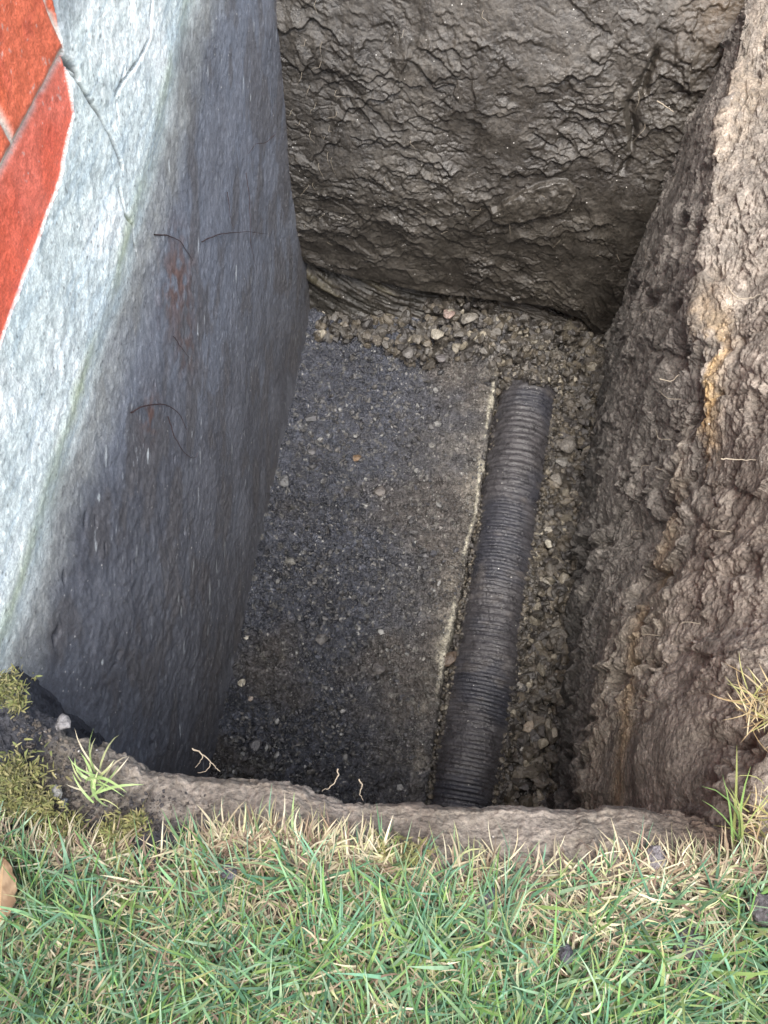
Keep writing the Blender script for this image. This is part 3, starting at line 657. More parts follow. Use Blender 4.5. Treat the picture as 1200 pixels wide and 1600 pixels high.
for a in [
    (558, 716, zf, .019, (.20, .13, .075), 'ochre brown stone on the footing, upper centre'),
    (594, 768, zf, .026, (.125, .11, .10), 'rounded grey-brown stone on the footing below the ochre one'),
    (445, 752, zf, .026, (.15, .15, .15), 'flat grey wedge stone on the footing beside the foundation wall'),
    (642, 815, zf, .018, (.07, .068, .07), 'small dark stone on the footing left of its pale edge'),
    (456, 876, zf, .020, (.17, .165, .15), 'pale capped stone on the left of the footing, below the grey wedge stone'),
    (502, 1000, zf, .024, (.10, .095, .092), 'dark rounded stone in the coarse grit of the left footing'),
    (592, 1046, zf, .026, (.115, .105, .10), 'flat oval mud-coated stone in the lower middle of the footing'),
    (660, 1030, zf, .012, (.30, .29, .26), 'small pale stone between the oval stone and the pipe'),
    (378, 1068, zf + .01, .016, (.46, .42, .33), 'cream pebble tucked at the base of the wall'),
    (384, 996, zf + .01, .011, (.50, .47, .40), 'tiny cream pebble higher along the base of the wall'),
    (392, 1092, zf, .011, (.36, .30, .25), 'pinkish pebble just below the cream pebble by the wall'),
    (400, 1164, zf, .020, (.14, .135, .14), 'flat grey slate chip on the near left of the footing'),
    (488, 652, zf, .028, (.085, .085, .09), 'broad dark stone half sunk at the far left of the footing'),
    (488, 706, zf, .020, (.10, .098, .10), 'dark stone by the wall above the grey wedge stone'),
    (702, 492, -1.312, .030, (.30, .22, .19), 'reddish pink stone at the top of the far gravel heap'),
    (733, 498, -1.312, .036, (.20, .185, .16), 'large grey stone right of the reddish one in the far gravel'),
    (684, 524, -1.327, .033, (.36, .33, .27), 'pale cream stone below the reddish one in the far gravel'),
    (655, 530, -1.332, .028, (.20, .18, .15), 'grey-brown stone left of the pale cream one in the far gravel'),
    (638, 552, -1.342, .030, (.15, .14, .13), 'upright grey stone at the front of the far gravel heap'),
    (690, 560, -1.342, .026, (.11, .10, .10), 'dark block of stone at the foot of the far gravel heap'),
    (870, 556, -1.37, .032, (.19, .175, .15), 'grey stone behind the far end of the pipe, near the right corner'),
    (785, 548, -1.36, .028, (.14, .13, .12), 'brown stone directly beyond the far end of the pipe'),
    (886, 696, -1.37, .040, (.17, .155, .135), 'large angular brown stone right of the pipe against the bank'),
    (880, 722, -1.385, .026, (.20, .19, .17), 'flat grey stone below the large angular one against the bank'),
    (870, 750, -1.39, .024, (.22, .20, .17), 'light brown stone in the gravel strip, upper part'),
    (858, 828, -1.40, .017, (.40, .37, .31), 'whitish pebble uppermost of the pale cluster right of the pipe'),
    (842, 832, -1.40, .022, (.31, .28, .22), 'long buff pebble at the left of the pale cluster'),
    (857, 852, -1.40, .018, (.45, .42, .34), 'brightest white pebble in the middle of the pale cluster'),
    (836, 868, -1.40, .018, (.28, .25, .19), 'buff stone lower left in the pale cluster'),
    (866, 872, -1.40, .015, (.33, .30, .24), 'small buff stone lower right in the pale cluster'),
    (832, 882, -1.40, .017, (.26, .27, .13), 'yellow-green pebble below the pale cluster'),
    (855, 908, -1.40, .020, (.27, .25, .21), 'pale grey stone standing alone below the yellow-green pebble'),
    (829, 1140, -1.40, .024, (.42, .35, .27), 'orange-cream stone in the lower gravel strip'),
    (818, 1174, -1.40, .015, (.50, .48, .42), 'small white stone below the orange-cream one'),
    (810, 1070, -1.40, .018, (.24, .22, .19), 'light grey stone above the orange-cream one in the gravel'),
    (704, 1030, -1.39, .026, (.12, .085, .06), 'rusty brown wedge stone lodged between footing and pipe'),
]:
    one_stone(*a, flat=.75)

# ================================================================== HOUSE WALL
def build_house():
    root = empty('house_wall', (WX, 1.5, -1.4))
    tag(root, 'house wall with red painted brick above white render and dark mud-stained foundation', 'wall')
    def sheet(name, y0, y1, z0, z1, mat, fn):
        Y = np.r_[np.linspace(y0, .2, 150, endpoint=False), np.linspace(.2, 1.35, 560, endpoint=False), np.linspace(1.35, y1, 330)]
        Z = np.r_[np.linspace(z0, -.08, 330, endpoint=False), np.linspace(-.08, .62, 350, endpoint=False), np.linspace(.62, z1, 14)]; ny, nz = len(Y), len(Z)
        Yg, Zg = np.meshgrid(Y, Z, indexing='ij'); d, c, brick, up = fn(Yg, Zg)
        G = np.stack([WX + d, Yg, Zg], -1)
        q = grid_faces(ny, nz); V = G.reshape(-1, 3); C = c.reshape(-1, 3)
        fb = brick.reshape(-1)[q].mean(1) > .5; fu = (up.reshape(-1)[q].mean(1) > .5) & ~fb
        for nm, msk in (('foundation', ~fb & ~fu), ('render', fu), ('brickwork', fb)):
            idx, inv = np.unique(q[msk], return_inverse=True)
            o = link(nm, np_mesh(nm, V[idx], inv.reshape(-1, 4), C[idx]), mat, root)
            o.matrix_parent_inverse = Matrix.Translation(root.location).inverted()
    def f(Y, Z):
        d = .006 * fbm(Y, Z, 1.6, 3, 5) + .0012 * fbm(Y, Z, 25, 4, 6)
        # grade line drifts upwards away from the camera
        gz = np.interp(Y, [0, .3, .74, 1.0, 1.3, 1.7, 3], [-.03, -.01, .03, .05, .10, .165, .22]) + .012 * fbm(Y, Z, 5, 4, 7)
        top = 1.0 * np.interp(Y, [0, .65, .95, 1.06, 1.10, 1.125, 1.16, 3], [.275, .285, .315, .345, .42, .47, .62, .62]) + .006 * fbm(Y, Z, 12, 4, 8)
        h = Z - gz
        # render stands proud above the grade and thins out below
        d += .010 * sm(-.02, .05, h)
        # red painted brick face set back behind the render edge
        brick = sm(-.0025, .0035, Z - top)
        # brick courses with raised mortar remnants
        bj = .425 + .0 * Y
        joint = np.zeros_like(Y)
        for k in range(0, 3):
            zc = .425 + k * .215
            joint = np.maximum(joint, np.exp(-((Z - zc - .004 * fbm(Y, Z, 8, 2, 3)) / .0068) ** 2))
            yo = .888 if k % 2 == 0 else .888 + .112
            yy = (Y - yo + .1125) % .225 - .1125
            joint = np.maximum(joint, np.exp(-((yy - .003 * fbm(Y, Z, 10, 2, 4)) / .007) ** 2) * (Z > zc) * (Z < zc + .215))
        d = np.where(brick > .5, d * .7 - .001 + .006 * (Z > .425) - .007 * joint + .0012 * fbm(Y, Z, 60, 3, 9), d)
        # cracks in the render (photo polylines)
        crack = np.zeros_like(Y)
        for poly, w in ((((95, 103), (120, 140), (148, 185), (170, 232), (180, 262)), .0035), (((180, 130), (205, 95), (222, 62), (228, 0)), .0025),
                        (((170, 150), (180, 130), (184, 106)), .003), (((176, 295), (186, 335), (198, 350), (210, 390)), .003), (((171, 150), (173, 185)), .002), ((( 200, 350),(206, 372),(212, 400)), .002), (((92, 95), (108, 108), (112, 120)), .006)):
            pp = [P(a, b, x=WX)[1:] for a, b in poly]
            for (ya, za), (yb, zb) in zip(pp[:-1], pp[1:]):
                L2 = (yb - ya) ** 2 + (zb - za) ** 2
                t = np.clip(((Y - ya) * (yb - ya) + (Z - za) * (zb - za)) / L2, 0, 1)
                dd = np.hypot(Y - ya - t * (yb - ya), Z - za - t * (zb - za)) + .0028 * fbm(Y, Z, 45, 3, 12)
                crack = np.maximum(crack, np.exp(-(np.maximum(dd, 0) / w) ** 2))
        crack *= (1 - brick); d -= .012 * crack
        d += (1 - brick) * (.0012 * fbm(Y, Z, 90, 3, 71) + .003 * fbm(Y, Z, 18, 3, 72) * sm(.0, .1, h))
        d += .0025 * fbm(Y, Z, 30, 4, 73) * sm(-.0, -.3, h) * sm(1.2, .5, Y)
        n0 = fbm(Y, Z, 2.5, 4, 1); n1 = fbm(Y, Z, 7, 4, 2); n2 = fbm(Y, Z, 30, 4, 3); n3 = fbm(Y, Z, 110, 3, 4)
        # trowel / scrape direction runs diagonally
        a = math.radians(-50); u = Y * math.cos(a) + Z * math.sin(a) * -1; 
        du = Y * .77 + Z * .64; dv = -Y * .64 + Z * .77
        scr = fbm(du * 1.2, dv * 12, 8, 4, 21); scr2 = fbm(du * 3, dv * 30, 9, 3, 22); hor = fbm(Y * 1.0, Z * 14, 7, 4, 23)
        scr = scr * .45; c = np.zeros(Y.shape + (3,)) + np.array((.102, .108, .124))                 # mud film on old concrete
        c = cmix(c, (.134, .145, .170), sm(-.1, .3, n0 + .3 * n1 + .3 * scr) * .8); c = cmix(c, (.066, .066, .074), sm(.0, .5, -n0 - .2 * scr) * .5)
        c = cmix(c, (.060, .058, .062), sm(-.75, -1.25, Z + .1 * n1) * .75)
        c = cmix(c, (.19, .20, .215), (sm(.25, .6, scr2) * .16 + sm(.2, .6, scr) * .10) * sm(-.2, .3, n1))
        sme = fbm(du * 2.2, dv * 4, 3, 4, 24); c = cmix(c, (.085, .080, .080), sm(.05, .35, sme) * .6); c = cmix(c, (.155, .160, .180), sm(.1, .4, -sme) * .35)
        # brown root stains
        for px, py, rr, am in ((275, 440, .10, .9), (235, 650, .045, .9), (290, 545, .06, .6), (225, 195, .014, .7)):
            q = P(px, py, x=WX); m = np.exp(-((Y - q[1]) ** 2 + (Z - q[2]) ** 2) / rr ** 2)
            c = cmix(c, (.105, .062, .05), m * am * sm(-.3, .3, fbm(Y, Z, 40, 3, 25)))
        # tan sandy band right under the grade line
        band = sm(-.17, -.04, h + .05 * n1)
        c = cmix(c, (.26, .265, .25), band * (.65 + .35 * n2) * (1 - .0 * brick))
        c = cmix(c, (.26, .31, .17), np.exp(-((h - .005) / .024) ** 2) * (.3 + .5 * n1))
        # pale render
        up = sm(-.055, .03, h + .018 * n2 + .012 * n1)
        rend = np.zeros_like(c) + np.array((.54, .595, .59)); rend = cmix(rend, (.74, .77, .76), sm(-.1, .4, n1 + .3 * hor) * .8)
        rend = cmix(rend, (.40, .49, .54), sm(.05, .5, hor - .3 * n1) * .5 + sm(.15, .5, n2) * .12)
        rend = cmix(rend, (.25, .29, .31), sm(.36, .56, n3 + .25 * n2) * .5)
        pat = sm(.0, .02, Y - 1.10) * sm(.40, .47, Z + .02 * n1); rend = cmix(rend, (.22, .25, .28), pat * .7)
        c = c + (rend - c) * up[..., None]
        c = cmix(c, (.085, .085, .08), crack * .95)
        red = np.zeros_like(c) + np.array((.52, .10, .06)); red = cmix(red, (.56, .15, .11), sm(-.1, .4, n1) * .6)
        red = cmix(red, (.52, .115, .05), (Z > .425) * .6); red = cmix(red, (.34, .06, .045), sm(.2, .6, n2) * .4)
        jn = fbm(Y, Z, 22, 3, 27)
        red = cmix(red, (.52, .49, .44), joint * sm(-.45, -.1, jn) * .95)
        red = cmix(red, (.42, .36, .33), sm(.56, .62, n3 * .6 + n1 * .5) * .5)
        c = c + (red - c) * brick[..., None]
        c = cmix(c, (.52, .55, .55), np.exp(-((Z - top + .004) / .004) ** 2) * .0)
        c = cmix(c, (.36, .42, .24), np.exp(-((h - .03 - .01 * n2) / .022) ** 2) * (1 - brick) * np.clip(.35 + .7 * n1, 0, .8))
        # pits and chips low on the wall, towards the camera
        p, e, r, f1 = cells(Y + .01 * n2, Z * .6, 30, 55); pit = (r > .93) * sm(.45, .2, f1) * sm(1.0, .6, Y) * sm(-.05, -.12, h)
        d -= .004 * pit * sm(.1, .4, n1)
        for px, py, hl, wd, am in ((370, 428, 14, .0035, .9), (262, 258, 9, .004, .8), (232, 714, 12, .004, .8), (165, 712, 16, .0035, .6), (313, 712, 12, .003, .5), (311, 775, 14, .0025, .7),
                (362, 706, 16, .003, .4), (352, 858, 14, .003, .5), (329, 925, 18, .005, .6), (285, 955, 8, .006, .4), (150, 852, 10, .003, .5), (318, 500, 9, .002, .7), (427, 432, 6, .002, .7), (215, 870, 20, .003, .3),
                (397, 40, 9, .002, .6), (392, 152, 4, .003, .7), (410, 282, 14, .002, .4), (154, 777, 4, .006, .9), (190, 520, 7, .002, .5), (333, 50, 14, .003, .35), (90, 745, 30, .004, .45), (72, 800, 24, .004, .4),
                (300, 20, 40, .005, .35), (436, 688, 5, .002, .8), (161, 1034, 4, .004, .6), (440, 575, 4, .002, .7), (386, 620, 18, .003, .3), (339, 885, 10, .003, .45), (424, 415, 30, .002, .25), (280, 935, 6, .004, .4)):
            sx = 5 if py > 600 and px < 120 else 0
            qa, qb = P(px + sx, py - hl, x=WX)[1:], P(px - sx, py + hl, x=WX)[1:]
            L2 = ((qb - qa) ** 2).sum(); t = np.clip(((Y - qa[0]) * (qb - qa)[0] + (Z - qa[1]) * (qb - qa)[1]) / L2, 0, 1)
            dd = np.hypot(Y - qa[0] - t * (qb - qa)[0], Z - qa[1] - t * (qb - qa)[1]) + .002 * fbm(Y, Z, 60, 3, 12)
            c = cmix(c, (.50, .53, .52), np.exp(-(np.maximum(dd, 0) / (wd * (.3 + .7 * np.sin(np.pi * np.clip(t, .02, .98))))) ** 2) * am)
        for px, py, hl, wd in ((100, 900, 8, .004), (86, 1000, 6, .005), (92, 985, 4, .006), (206, 887, 8, .003), (234, 885, 6, .003), (290, 830, 4, .003), (133, 812, 7, .005), (150, 815, 6, .004), (273, 718, 3, .003), (125, 1072, 1, .003), (240, 600, 3, .003), (165, 855, 5, .003)):
            qa, qb = P(px, py - hl, x=WX)[1:], P(px, py + hl, x=WX)[1:]; L2 = ((qb - qa) ** 2).sum(); t = np.clip(((Y - qa[0]) * (qb - qa)[0] + (Z - qa[1]) * (qb - qa)[1]) / L2, 0, 1)
            dd = np.hypot(Y - qa[0] - t * (qb - qa)[0], Z - qa[1] - t * (qb - qa)[1]) + .004 * fbm(Y, Z, 60, 3, 13)
            m = np.exp(-(np.maximum(dd, 0) / wd) ** 2); c = cmix(c, (.03, .03, .034), m * .85); d -= .006 * m
        for fq, sd_, th_, wd_, am_ in ((34, 56, .984, .20, .8), (70, 57, .965, .22, .55), (130, 58, .93, .30, .4)):
            sp, e, r, f1 = cells((Y * .77 - Z * -.64) * .35 + .006 * n2, (-Y * .64 + Z * .77) * 1.25, fq, sd_)
            c = cmix(c, (.36, .38, .39), (r > th_) * sm(wd_ * 1.5, wd_ * .5, f1) * (1 - up) * am_ * sm(-.1, .45, fbm(Y, Z, 5, 3, sd_) + .12))
        sp, e, r, f1 = cells(Y, Z, 95, 59); c = cmix(c, (.045, .045, .05), (r > .955) * sm(.35, .15, f1) * (1 - brick) * .6)
        c = c * (1.48 - .24 * up * (1 - brick) - .10 * brick)[..., None] * (1 + .05 * n2 + .12 * n3 + .07 * fbm(Y, Z, 60, 3, 5) + .08 * scr * (1 - brick))[..., None]
        return d, c, brick, up
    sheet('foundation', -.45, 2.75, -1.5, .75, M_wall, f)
    # bigger individual scrape flecks are part of the surface below; plain brickwork above the frame
    bm = bmesh.new()
    for (x0, x1, y0, y1, z0, z1) in ((WX - .25, WX - .03, -.45, 2.75, -1.5, .75), (WX - .25, WX + .004, -3.5, 6.0, .752, 3.0), (WX - .25, WX + .002, -3.5, -.452, -.3, .75), (WX - .25, WX + .002, 2.752, 6.0, -.3, .75)):
        bmesh.ops.create_cube(bm, size=1, matrix=Matrix.Translation(((x0 + x1) / 2, (y0 + y1) / 2, (z0 + z1) / 2)) @ Matrix.Diagonal((x1 - x0, y1 - y0, z1 - z0, 1)))
    me = bpy.data.meshes.new('brickwork'); bm.to_mesh(me); bm.free()
    m = bpy.data.materials.new('red_painted_brick'); m.use_nodes = True; t = m.node_tree; b = t.nodes['Principled BSDF']
    br = t.nodes.new('ShaderNodeTexBrick'); tc = t.nodes.new('ShaderNodeTexCoord'); mp = t.nodes.new('ShaderNodeMapping')
    mp.inputs['Rotation'].default_value = (0, radians(90), radians(90)); t.links.new(tc.outputs['Object'], mp.inputs[0]); t.links.new(mp.outputs[0], br.inputs[0])
    br.inputs['Color1'].default_value = (.5, .10, .06, 1); br.inputs['Color2'].default_value = (.42, .08, .05, 1); br.inputs['Mortar'].default_value = (.4, .36, .33, 1)
    br.inputs['Scale'].default_value = 1; br.inputs['Mortar Size'].default_value = .005; br.inputs['Brick Width'].default_value = .225; br.inputs['Row Height'].default_value = .075
    t.links.new(br.outputs[0], b.inputs['Base Color']); b.inputs['Roughness'].default_value = .7
    o = link('brickwork', me, m, root); o.matrix_parent_inverse = Matrix.Translation(root.location).inverted()
build_house()

# ================================================================== ROOTS (thin tapered tubes)
def tube(pts, radii, n=6):
    pts = np.array(pts, float); m = len(pts)
    tg = np.gradient(pts, axis=0); tg /= np.linalg.norm(tg, axis=1, keepdims=True) + 1e-9
    ref = np.array([.3, .2, .93]); a = np.cross(tg, ref); a /= np.linalg.norm(a, axis=1, keepdims=True) + 1e-9; b = np.cross(tg, a)
    th = np.linspace(0, 2 * np.pi, n, endpoint=False); r = np.array(radii)[:, None, None]
    G = pts[:, None, :] + r * (np.cos(th)[None, :, None] * a[:, None, :] + np.sin(th)[None, :, None] * b[:, None, :])
    return G.reshape(-1, 3), grid_faces(m, n, close=True)
def smooth_path(ctrl, n=26, jit=.0015, seed=0):
    c = np.array(ctrl, float); t = np.linspace(0, len(c) - 1, n); r = np.random.default_rng(seed)
    out = np.zeros((n, 3)); cp = np.vstack([2 * c[0] - c[1], c, 2 * c[-1] - c[-2]])
    for i, tt in enumerate(t):
        k = min(int(tt), len(c) - 2); f = tt - k; p0, p1, p2, p3 = cp[k], cp[k + 1], cp[k + 2], cp[k + 3]
        out[i] = .5 * ((2 * p1) + (-p0 + p2) * f + (2 * p0 - 5 * p1 + 4 * p2 - p3) * f ** 2 + (-p0 + 3 * p1 - 3 * p2 + p3) * f ** 3)
    j = r.normal(size=(n, 3)) * jit; j = (j + np.roll(j, 1, 0) + np.roll(j, 2, 0)) / 3
    return out + j
M_rootd = flat_mat('dark_root', (.055, .035, .035)); M_rootp = flat_mat('pale_root', (.30, .26, .20))
def root(ctrl, r0, label, mat, name='root', seed=0, group=None, twigs=()):
    Vs, Fs, off = [], [], 0
    for cc, rr in ((ctrl, r0),) + tuple((t, r0 * .6) for t in twigs):
        p = smooth_path(cc, 26, .0012, seed); V, Fq = tube(p, np.linspace(rr, rr * .35, 26)); Vs.append(V); Fs.append(Fq + off); off += len(V)
    o = link(name, np_mesh(name, np.concatenate(Vs), np.concatenate(Fs)), mat); tag(o, label, 'root', group)
    return o
def wallpts(px, lift=.006): return [tuple(P(a, b, x=WX + lift)) for a, b in px]
for i, (pts, r0, lb) in enumerate([
    (((242, 367), (262, 368), (283, 380), (302, 408)), .0016, 'dark curved root print arching over the brown stain on the foundation wall'),
    (((315, 378), (345, 366), (385, 362), (420, 366)), .0014, 'thin dark root line running level to the wall corner, right of the arching one'),
    (((385, 270), (390, 310), (391, 345), (393, 385), (402, 425)), .0011, 'long thin upright root on the dark wall crossing the level one'),
    (((355, 300), (360, 335), (366, 358)), .0010, 'short straight root left of the long upright one on the wall'),
    (((205, 645), (225, 634), (256, 632), (278, 645), (292, 672)), .0018, 'brown root arch over the lower rusty stain on the wall'),
    (((263, 650), (272, 680), (288, 706), (303, 716), (310, 706)), .0012, 'hooked dark root hanging below the lower arch on the wall'),
    (((270, 525), (285, 545), (298, 562)), .0010, 'short slanting root between the two wall stains'),
    (((430, 210), (415, 222), (400, 226), (388, 240)), .0011, 'thin branching root near the upper wall corner')]):
    root(wallpts(pts), r0, lb, M_rootd, seed=i)
for i, (pts, z, r0, lb) in enumerate([
    (((1037, 163), (1050, 172), (1063, 180)), -.30, .0022, 'short pale root stub sticking out beside the dark slot at the upper right'),
    (((1150, 455), (1165, 472), (1185, 472), (1200, 466)), -.10, .0016, 'looped pale root on the light soil at the right edge'),
    (((1140, 722), (1165, 724), (1195, 724)), -.13, .0014, 'straight pale root low on the light bank at the right edge'),
    (((1042, 597), (1060, 600), (1072, 590)), -.33, .0013, 'fine pale root crossing the dark crevice on the right bank')]):
    root([tuple(P(a, b, z=z) + np.array((-.02, 0, .01))) for a, b in pts], r0, lb, M_rootp, seed=40 + i)
for i, (pts, r0, lb, tw) in enumerate([
    (((302, 1170), (318, 1180), (330, 1192), (345, 1206)), .0013, 'branched pale root poking over the pit edge in front of the wall corner', (((330, 1192), (322, 1204), (310, 1208)), ((318, 1180), (312, 1190), (306, 1200)))),
    (((528, 1200), (526, 1218), (516, 1230), (503, 1236)), .0012, 'single hooked pale root on the pit edge, in front of the footing', ()),
    (((562, 1216), (566, 1228), (562, 1240), (568, 1250)), .0012, 'wiggly pale root just right of the hooked one on the pit edge', ())]):
    root([tuple(P(a, b, z=-.06)) for a, b in pts], r0, lb, M_rootp, seed=60 + i, twigs=[[tuple(P(a, b, z=-.06)) for a, b in t] for t in tw])
# fine rootlets that nobody could count
def rootlets():
    Vs, Fs, off = [], [], 0
    src = []
    for _ in range(26):
        y = rng.uniform(.3, 2.2); z = rng.uniform(-.9, -.08); x = float(np.interp(z, [-.9, -.4, -.08], [np.interp(y, [.2, .98, 2.3], [.39, .49, .56]), float(interp(y, VY, VX)), float(interp(y, VY, VX)) + .06])); src.append(((x, y, z), (-1, 0, 0)))
    for _ in range(26):
        x = rng.uniform(-.68, -.5); z = rng.uniform(-1.0, -.15); src.append(((x, 2.18 + .25 * max(0, z + .75), z), (0, -1, 0)))
    for _ in range(14):
        x = rng.uniform(-.4, .5); z = rng.uniform(-1.0, -.2); src.append(((x, 2.18 + .25 * max(0, z + .75), z), (0, -1, 0)))
    for (p, n) in src:
        p = np.array(p); n = np.array(n, float); L = rng.uniform(.015, .045); dr = rng.normal(size=3) * .9; dr = dr - n * (dr @ n) + n * .25
        dr /= np.linalg.norm(dr); b = p + n * .012; cc = [b - n * .03, b, b + dr * L * .5 + n * .006, b + dr * L + np.array((0, 0, -.01))]
        q = smooth_path(cc, 10, .0015, int(rng.integers(1e6))); V, Fq = tube(q, np.linspace(.0007, .0003, 10), 4); Vs.append(V); Fs.append(Fq + off); off += len(V)
    o = link('rootlets', np_mesh('rootlets', np.concatenate(Vs), np.concatenate(Fs)), M_rootp)
    tag(o, 'fine pale rootlets hanging out of the cut earth', 'rootlets', kind='stuff')
rootlets()

# ================================================================== GRASS
def blades(P0, az, L, Wd, th0, th1, cols, nseg=5, tipdry=None, twist=None):
    n = len(P0); k = nseg + 1
    t = np.linspace(0, 1, k)[None, :]
    th = th0[:, None] + (th1 - th0)[:, None] * t ** 1.2                  # elevation angle along the blade
    az2 = az[:, None] + (twist if twist is not None else np.zeros(n))[:, None] * t
    st = L[:, None] / nseg
    dx = np.cos(th) * np.cos(az2) * st; dy = np.cos(th) * np.sin(az2) * st; dz = np.sin(th) * st
    Q = np.stack([np.cumsum(dx, 1) - dx, np.cumsum(dy, 1) - dy, np.cumsum(dz, 1) - dz], -1) + P0[:, None, :]
    roll = rng.uniform(-.7, .7, n)[:, None]
    sx = -np.sin(az2) * np.cos(roll); sy = np.cos(az2) * np.cos(roll); sz = np.sin(roll) * np.ones_like(th)
    w = Wd[:, None] * .5 * np.array([.75, 1, 1, .85, .55, .04])[None, :] if nseg == 5 else Wd[:, None] * .5 * (1 - .9 * t ** 2)
    side = np.stack([sx, sy, sz], -1) * w[..., None]
    V = np.stack([Q - side, Q + side], 2)                                  # n,k,2,3
    V = V.reshape(-1, 3)
    base = (np.arange(n) * k * 2)[:, None]; i = (np.arange(nseg) * 2)[None, :]
    q = np.stack([base + i, base + i + 1, base + i + 3, base + i + 2], -1).reshape(-1, 4)
    c = np.repeat(cols[:, None, :], k, 1)
    if tipdry is not None:
        c = c + (np.array((.42, .34, .17)) - c) * (tipdry[:, None] * np.linspace(0, 1, k)[None, :] ** 3)[..., None]
    c = np.repeat(c[:, :, None, :], 2, 2).reshape(-1, 3)
    return V, q, c
def region_pts(n, x0, x1, y0, dens=None):
    out = []
    while sum(len(o) for o in out) < n:
        x = rng.uniform(x0, x1, n); y = rng.uniform(y0, .22, n)
        ok = (y < turfY(x) + .002)
        if dens is not None: ok &= rng.random(n) < dens(x, y)
        out.append(np.stack([x[ok], y[ok]], -1))
    return np.concatenate(out)[:n]
def dryness(x, y):
    d = sm(.07, .0, turfY(x) - y) * .75 + .9 * sm(.0, .45, fbm(x, y, 7, 3, 301)) * .6
    for (px, py, r, a) in ((930, 1400, .09, .9), (300, 1440, .09, .7), (60, 1500, .06, .6), (130, 1380, .05, .4), (640, 1350, .06, .35), (500, 1520, .05, .4), (1000, 1370, .05, .5)):
        q = P(px, py, z=0); d = d + a * np.exp(-((x - q[0]) ** 2 + (y - q[1]) ** 2) / r ** 2)
    return np.clip(d, 0, 1)
def tufted(p, n_per, spread):
    # blades grow in small tufts that fan out
    c = np.repeat(p, n_per, 0); c = c + rng.normal(size=c.shape) * spread
    return c
def build_grass():
    greens = np.array([(.10, .23, .10), (.085, .20, .11), (.13, .26, .07), (.16, .30, .14), (.13, .27, .16), (.20, .31, .10), (.22, .34, .20)])
    tf = region_pts(6600, -.95, 1.1, -.75, lambda x, y: 1 - .62 * dryness(x, y)); nper = 7
    p = tufted(tf, nper, .007); n = len(p); ta = np.repeat(rng.uniform(0, 6.28, len(tf)), nper)
    flow = 1.1 + 1.4 * fbm(p[:, 0], p[:, 1], 3, 2, 77)
    az = np.where(rng.random(n) < .45, flow + rng.normal(size=n) * .7, ta + rng.normal(size=n) * 1.2)
    ok = p[:, 1] < turfY(p[:, 0]) - .016; p, az = p[ok], az[ok]; n = len(p)
    L = rng.uniform(.04, .125, n) * (1 - .45 * sm(.05, 0, turfY(p[:, 0]) - p[:, 1])); W_ = .0015 + .0036 * rng.random(n) ** 1.6
    gc = greens[rng.integers(0, len(greens), n)] * rng.uniform(.55, 1.3, (n, 1)) * np.array((1.0, .98, 1.08))
    th0 = rng.uniform(.25, 1.2, n); th1 = th0 - rng.uniform(.2, 1.2, n)
    V, q, c = blades(np.c_[p, np.full(n, -.012)], az, L, W_, th0, th1, gc, 5, (rng.random(n) < .3) * rng.random(n), rng.normal(size=n) * .4)
    V[:, 2] = np.maximum(V[:, 2], -.006 + 0 * V[:, 2])
    tag(link('grass', np_mesh('grass', V, q, c), M_blade), 'green lawn grass in front of the pit', 'grass', kind='stuff')
    # thatch and dry blades
    p = region_pts(14500, -.95, 1.1, -.75, lambda x, y: .12 + dryness(x, y)); n = len(p)
    straw = np.array([(.40, .36, .24), (.33, .29, .20), (.47, .44, .32), (.25, .19, .13), (.34, .35, .19), (.18, .13, .10)])
    gc = straw[rng.integers(0, len(straw), n)] * rng.uniform(.7, 1.25, (n, 1)); az = rng.uniform(0, 6.28, n)
    L = rng.uniform(.02, .075, n); th0 = rng.uniform(-.05, .8, n); th1 = rng.uniform(-.5, .5, n)
    # a fringe of bent blades hanging over the cut edge, in uneven clumps
    xf = rng.uniform(-.66, .6, 2600); keep = rng.random(2600) < sm(-.25, .45, fbm(xf, xf * 0, 11, 3, 402)); xf = xf[keep]; m = len(xf)
    p = np.r_[p, np.c_[xf, turfY(xf) - rng.uniform(-.004, .022, m)]]; az = np.r_[az, 1.57 + rng.normal(size=m) * .9]; L = rng.uniform(.02, .065, n)
    L = np.r_[L, rng.uniform(.02, .06, m)]; th0 = np.r_[th0, rng.uniform(.1, 1.0, m)]; th1 = np.r_[th1, rng.uniform(-.9, .2, m)]; gc = np.r_[gc, straw[rng.integers(0, len(straw), m)] * rng.uniform(.7, 1.2, (m, 1))]; n = n + m
    V, q, c = blades(np.c_[p, rng.uniform(-.008, .012, n)], az, L, rng.uniform(.0013, .0034, n), th0, th1, gc, 5, None, rng.normal(size=n) * .8)
    V[:, 2] = np.maximum(V[:, 2], np.where(V[:, 1] > turfY(V[:, 0]) + .004, -.05, -.005))
    tag(link('dry_grass', np_mesh('dry_grass', V, q, c), M_dry), 'dry straw coloured thatch between the green blades and along the turf edge', 'dry grass', kind='stuff')
    # a coarser lawn right of the pit, seen only from the side
    x = rng.uniform(.62, 2.6, 26000); y = rng.uniform(-1.6, 3.2, 26000)
    ok = (x > np.interp(y, [-.1, .15, .3, .5, .8, 1.2, 1.8, 2.3, 3], [.50, .52, .60, .67, .72, .77, .84, .90, .95]) + .02); p = np.stack([x[ok], y[ok]], -1); n = len(p)
    gc = greens[rng.integers(0, len(greens), n)]; th0 = rng.uniform(.5, 1.35, n)
    V, q, c = blades(np.c_[p, np.full(n, -.014)], rng.uniform(0, 6.28, n), rng.uniform(.05, .10, n), rng.uniform(.004, .007, n), th0, th0 - 1.1, gc)
    tag(link('grass', np_mesh('grass', V, q, c), M_blade), 'green lawn grass beyond the right side of the pit', 'grass', kind='stuff')
build_grass()

